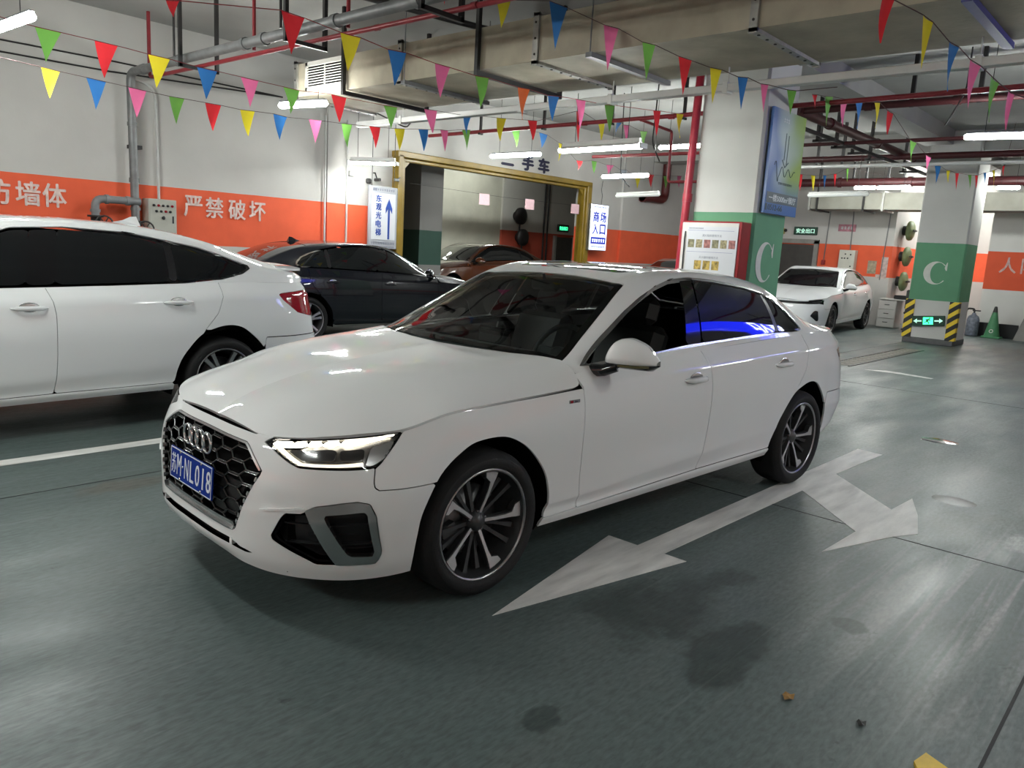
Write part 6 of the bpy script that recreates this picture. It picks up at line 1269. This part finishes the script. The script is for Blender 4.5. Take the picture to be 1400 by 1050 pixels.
FLAGS = {
 'A': [('green',0.06,-4.45,3.07,-0.14,-4.46,3.07,-0.00,-4.42,2.80),('red',-0.41,-4.48,3.07,-0.61,-4.50,3.07,-0.47,-4.45,2.77),('yellow',-0.88,-4.51,3.06,-1.09,-4.53,3.06,-0.94,-4.49,2.77),('blue',-1.36,-4.55,3.05,-1.57,-4.56,3.05,-1.43,-4.51,2.76),('pink',-1.83,-4.58,3.05,-2.04,-4.60,3.05,-1.91,-4.54,2.76),('green',-2.34,-4.62,3.05,-2.55,-4.64,3.05,-2.41,-4.59,2.78),('red',-2.98,-4.67,3.09,-3.20,-4.69,3.09,-3.07,-4.63,2.80),('green',-3.78,-4.74,3.11,-4.00,-4.75,3.12,-3.87,-4.70,2.84)],
 'A2': [('pink',-4.13,-4.40,3.10,-4.34,-4.40,3.11,-4.23,-4.34,2.83),('blue',-4.80,-4.41,3.13,-4.96,-4.42,3.16,-4.85,-4.38,2.89),('yellow',-5.44,-4.43,3.20,-5.64,-4.44,3.22,-5.50,-4.40,2.91),('red',-6.09,-4.45,3.27,-6.29,-4.45,3.29,-6.17,-4.40,3.01),('red',-7.25,-4.51,3.58,-7.40,-4.52,3.60,-7.27,-4.45,3.13),('yellow',-7.79,-4.50,3.51,-7.99,-4.51,3.53,-7.86,-4.46,3.21),('blue',-8.33,-4.52,3.58,-8.49,-4.53,3.60,-8.35,-4.54,3.39),('pink',-8.52,-4.52,3.57,-8.71,-4.53,3.59,-8.59,-4.49,3.32),('green',-9.04,-4.53,3.55,-9.26,-4.53,3.57,-9.13,-4.49,3.32)],
 'B': [('yellow',-0.29,-5.46,2.93,-0.45,-5.46,2.92,-0.34,-5.42,2.65),('blue',-0.68,-5.45,2.91,-0.86,-5.44,2.90,-0.74,-5.40,2.61),('pink',-1.07,-5.43,2.89,-1.25,-5.43,2.88,-1.13,-5.39,2.60),('green',-1.48,-5.42,2.87,-1.64,-5.41,2.87,-1.53,-5.37,2.59),('red',-1.87,-5.41,2.87,-2.05,-5.40,2.87,-1.93,-5.36,2.58),('yellow',-2.27,-5.39,2.86,-2.45,-5.39,2.87,-2.34,-5.34,2.58),('blue',-2.68,-5.38,2.88,-2.86,-5.38,2.87,-2.74,-5.34,2.59),('pink',-3.15,-5.37,2.89,-3.33,-5.37,2.90,-3.22,-5.33,2.62),('green',-3.62,-5.36,2.91,-3.78,-5.36,2.92,-3.68,-5.31,2.63),('red',-4.04,-5.35,2.94,-4.22,-5.35,2.95,-4.11,-5.30,2.67),('yellow',-4.45,-5.35,2.97,-4.63,-5.35,2.99,-4.51,-5.30,2.70),('blue',-4.86,-5.34,3.02,-5.04,-5.34,3.04,-4.93,-5.29,2.74),('pink',-5.26,-5.34,3.07,-5.41,-5.34,3.08,-5.31,-5.28,2.78),('green',-5.68,-5.34,3.13,-5.85,-5.34,3.15,-5.75,-5.29,2.86)],
 'B2': [('green',-8.08,-6.60,3.57,-8.39,-6.66,3.61,-8.22,-6.56,3.26),('blue',-9.07,-6.79,3.65,-9.39,-6.85,3.65,-9.18,-6.80,3.38),('yellow',-9.81,-6.91,3.57,-9.94,-6.93,3.56,-9.82,-6.89,3.22),('red',-10.52,-7.00,3.32,-10.82,-7.06,3.34,-10.63,-7.02,3.14),('green',-11.24,-7.15,3.40,-11.48,-7.19,3.41,-11.33,-7.13,3.15),('pink',-11.96,-7.28,3.40,-12.33,-7.34,3.43,-12.09,-7.31,3.19),('grey',-12.63,-7.39,3.38,-13.07,-7.48,3.41,-12.81,-7.41,3.10),('yellow',-13.52,-7.54,3.29,-13.83,-7.60,3.31,-13.64,-7.54,3.04),('red',-14.34,-7.71,3.45,-14.71,-7.78,3.48,-14.49,-7.70,3.15),('green',-15.34,-7.90,3.52,-15.76,-7.98,3.56,-15.50,-7.90,3.20),('pink',-16.36,-8.10,3.63,-16.70,-8.17,3.66,-16.49,-8.09,3.33)],
 'C': [('red',-0.09,-2.39,2.99,-0.18,-2.39,3.01,-0.13,-2.37,2.89),('red',-0.95,-2.39,3.14,-1.14,-2.38,3.13,-1.01,-2.35,2.84),('yellow',-1.46,-2.37,3.10,-1.65,-2.36,3.10,-1.51,-2.33,2.82),('blue',-1.92,-2.35,3.07,-2.11,-2.34,3.08,-1.97,-2.31,2.79),('pink',-2.43,-2.33,3.06,-2.61,-2.33,3.06,-2.48,-2.30,2.78),('green',-2.92,-2.32,3.05,-3.09,-2.31,3.06,-2.97,-2.28,2.78),('orange',-3.49,-2.30,3.05,-3.67,-2.30,3.06,-3.54,-2.26,2.75),('blue',-3.94,-2.29,3.05,-4.12,-2.29,3.07,-4.00,-2.26,2.81),('pink',-4.39,-2.28,3.09,-4.56,-2.28,3.10,-4.44,-2.24,2.80),('green',-4.91,-2.28,3.12,-5.08,-2.27,3.14,-4.97,-2.23,2.84),('red',-5.87,-2.26,3.21,-6.03,-2.26,3.23,-5.92,-2.22,2.93),('yellow',-6.40,-2.26,3.26,-6.57,-2.26,3.28,-6.45,-2.21,2.97)],
 'D': [('red',-2.95,-2.85,3.88,-2.97,-2.80,3.85,-2.94,-2.80,3.74),('yellow',-3.16,-2.33,3.78,-3.22,-2.20,3.76,-3.15,-2.24,3.50),('blue',-3.37,-1.86,3.74,-3.43,-1.69,3.67,-3.34,-1.73,3.29),('pink',-3.55,-1.36,3.51,-3.60,-1.23,3.47,-3.52,-1.26,3.10),('green',-3.68,-1.02,3.35,-3.72,-0.91,3.32,-3.65,-0.93,3.01),('red',-3.79,-0.71,3.22,-3.83,-0.60,3.18,-3.77,-0.62,2.88),('yellow',-3.89,-0.45,3.12,-3.93,-0.36,3.10,-3.86,-0.38,2.81),('blue',-3.98,-0.23,3.04,-4.01,-0.15,3.03,-3.96,-0.16,2.76),('pink',-4.05,-0.05,2.98,-4.07,0.01,2.97,-4.03,0.01,2.74),('green',-4.13,0.15,2.93,-4.16,0.22,2.92,-4.11,0.21,2.72)],
 'D2': [('red',-6.93,-0.79,3.46,-7.03,-0.77,3.47,-6.96,-0.75,3.31),('green',-7.20,-0.74,3.48,-7.36,-0.71,3.50,-7.23,-0.70,3.15),('pink',-7.54,-0.68,3.51,-7.69,-0.65,3.52,-7.57,-0.63,3.18),('blue',-7.86,-0.62,3.53,-8.03,-0.59,3.55,-7.89,-0.57,3.20),('yellow',-8.31,-0.54,3.58,-8.45,-0.52,3.60,-8.33,-0.50,3.27),('red',-8.62,-0.47,3.53,-8.77,-0.44,3.51,-8.64,-0.44,3.23),('green',-9.19,-0.31,3.23,-9.35,-0.27,3.21,-9.22,-0.27,2.95),('pink',-9.61,-0.20,3.08,-9.76,-0.17,3.06,-9.64,-0.17,2.84)],
 'E': [('red',-2.52,1.38,3.05,-2.63,1.41,3.05,-2.52,1.40,2.79),('yellow',-2.93,1.49,3.03,-3.04,1.52,3.01,-2.93,1.52,2.71),('blue',-3.22,1.58,2.93,-3.34,1.61,2.92,-3.22,1.61,2.63),('pink',-3.48,1.65,2.87,-3.60,1.69,2.85,-3.48,1.68,2.56),('green',-3.73,1.73,2.81,-3.84,1.76,2.78,-3.73,1.76,2.51),('pink',-3.95,1.80,2.75,-4.05,1.82,2.74,-3.95,1.82,2.49)],
 'F': [('red',-14.75,-4.14,3.44,-14.82,-4.06,3.43,-14.75,-4.05,3.08),('yellow',-14.94,-3.92,3.43,-15.00,-3.85,3.42,-14.94,-3.83,3.09),('blue',-15.12,-3.72,3.44,-15.17,-3.67,3.44,-15.11,-3.65,3.13),('red',-15.28,-3.56,3.48,-15.32,-3.51,3.49,-15.27,-3.49,3.18),('green',-15.47,-3.37,3.61,-15.51,-3.33,3.62,-15.46,-3.31,3.32)],
 'G': [('blue',-14.07,-1.24,3.47,-14.15,-1.15,3.46,-14.05,-1.17,3.12),('yellow',-14.21,-1.06,3.39,-14.26,-1.01,3.39,-14.21,-1.00,3.15),('red',-14.32,-0.93,3.35,-14.37,-0.88,3.35,-14.30,-0.87,3.02),('green',-14.48,-0.75,3.33,-14.52,-0.70,3.33,-14.47,-0.68,3.05),('red',-14.57,-0.65,3.33,-14.60,-0.61,3.33,-14.56,-0.60,3.09),('blue',-14.68,-0.54,3.38,-14.71,-0.50,3.39,-14.67,-0.48,3.14),('yellow',-14.79,-0.42,3.43,-14.83,-0.39,3.45,-14.78,-0.36,3.16),('red',-14.93,-0.29,3.52,-14.96,-0.26,3.55,-14.92,-0.25,3.33)],
}
FLAGC = dict(red=(.72, .035, .045), green=(.17, .42, .08), yellow=(.74, .62, .035), blue=(.035, .17, .46), pink=(.80, .17, .36), orange=(.72, .14, .03), grey=(.42, .46, .52))
def cloth(name, c):
    m = mat(name, c, .55, noise=.12, nscale=14, bump=.08, bscale=40); n, l = nodes(m); b = n['Principled BSDF']
    t = n.new('ShaderNodeBsdfTranslucent'); t.inputs[0].default_value = tuple(c) + (1,); x = n.new('ShaderNodeMixShader'); x.inputs[0].default_value = .45
    l.new(b.outputs[0], x.inputs[1]); l.new(t.outputs[0], x.inputs[2]); l.new(x.outputs[0], n['Material Output'].inputs[0]); return m
FM = {k: cloth(k + '_flag_cloth', v) for k, v in FLAGC.items()}
CORDM = mat('red_cord', (.30, .03, .04), .7, noise=.2, nscale=50); CORDD = mat('dark_cord', (.10, .05, .05), .7, noise=.2, nscale=50)
BUNT = {'A': ('upper string of coloured pennants starting beside the lit lamp in the top left corner', [(.9, -4.35, 3.10)], []), 'A2': ('string of coloured pennants above the two-tube batten lamp in front of the wide opening', [], []),
 'B': ('lower long string of coloured pennants running along the left wall to above the yellow frame', [(.6, -5.5, 2.98)], []), 'B2': ('faint far string of pennants sagging in front of the wall right of the opening', [], []),
 'C': ('string of coloured pennants crossing in front of the square air duct to the middle lamp', [], []), 'D': ('string of coloured pennants running down from the duct to the near column', [(-3.2, -3.3, 4.1)], [(-4.3, .5, 2.95)]),
 'D2': ('string of pennants right of the banner leading toward the far column', [], []), 'E': ('string of long pennants at the top right under the duct', [(-2.3, 1.2, 3.2)], [(-4.4, 2.0, 2.7)]),
 'F': ('short far string of pennants behind the banner at right', [(-13.9, -4.6, 3.55)], [(-17.4, -2.9, 3.6)]), 'G': ('short sagging string of pennants hung across the far column', [(-13.86, -1.4, 3.56)], [(-15.0, -.2, ZC)])}
for key, fl_ in FLAGS.items():
    lab, pre, post = BUNT[key]
    x0 = fl_[0][1:4]
    r = empty('bunting_string', lab, 'bunting', x0, group='strings of pennant bunting'); O = Vector(x0)
    line = [Vector(p) for p in pre]
    for q in fl_: line += [Vector(q[1:4]), Vector(q[4:7])]
    line += [Vector(p) for p in post]
    b = MB(); b.tube([p - O for p in line], .0035, 5); b.build('cord', CORDM if key in 'AC' else CORDD, r)
    for k, q in enumerate(fl_):
        a, c, t = Vector(q[1:4]) - O, Vector(q[4:7]) - O, Vector(q[7:10]) - O
        n = (c - a).cross(t - a).normalized(); V = []; F = []; m_ = 5
        cv = random.uniform(-.018, .018); tw = random.uniform(-.02, .02)
        for i in range(m_ + 1):
            s = i / m_; L, R = a.lerp(t, s), c.lerp(t, s); w = 1 - s
            for j in range(4):
                f = j / 3; V.append(L.lerp(R, f) + n * (cv * math.sin(s * math.pi) + tw * (f - .5) * math.sin(s * 2.5) + .012 * math.sin(f * math.pi) * w))
        for i in range(m_):
            for j in range(3): F.append((i * 4 + j, i * 4 + j + 1, i * 4 + 5 + j, i * 4 + 4 + j))
        o = mesh('flag', V, F, FM[q[0]], r, None, True); o['label'] = q[0] + ' pennant'
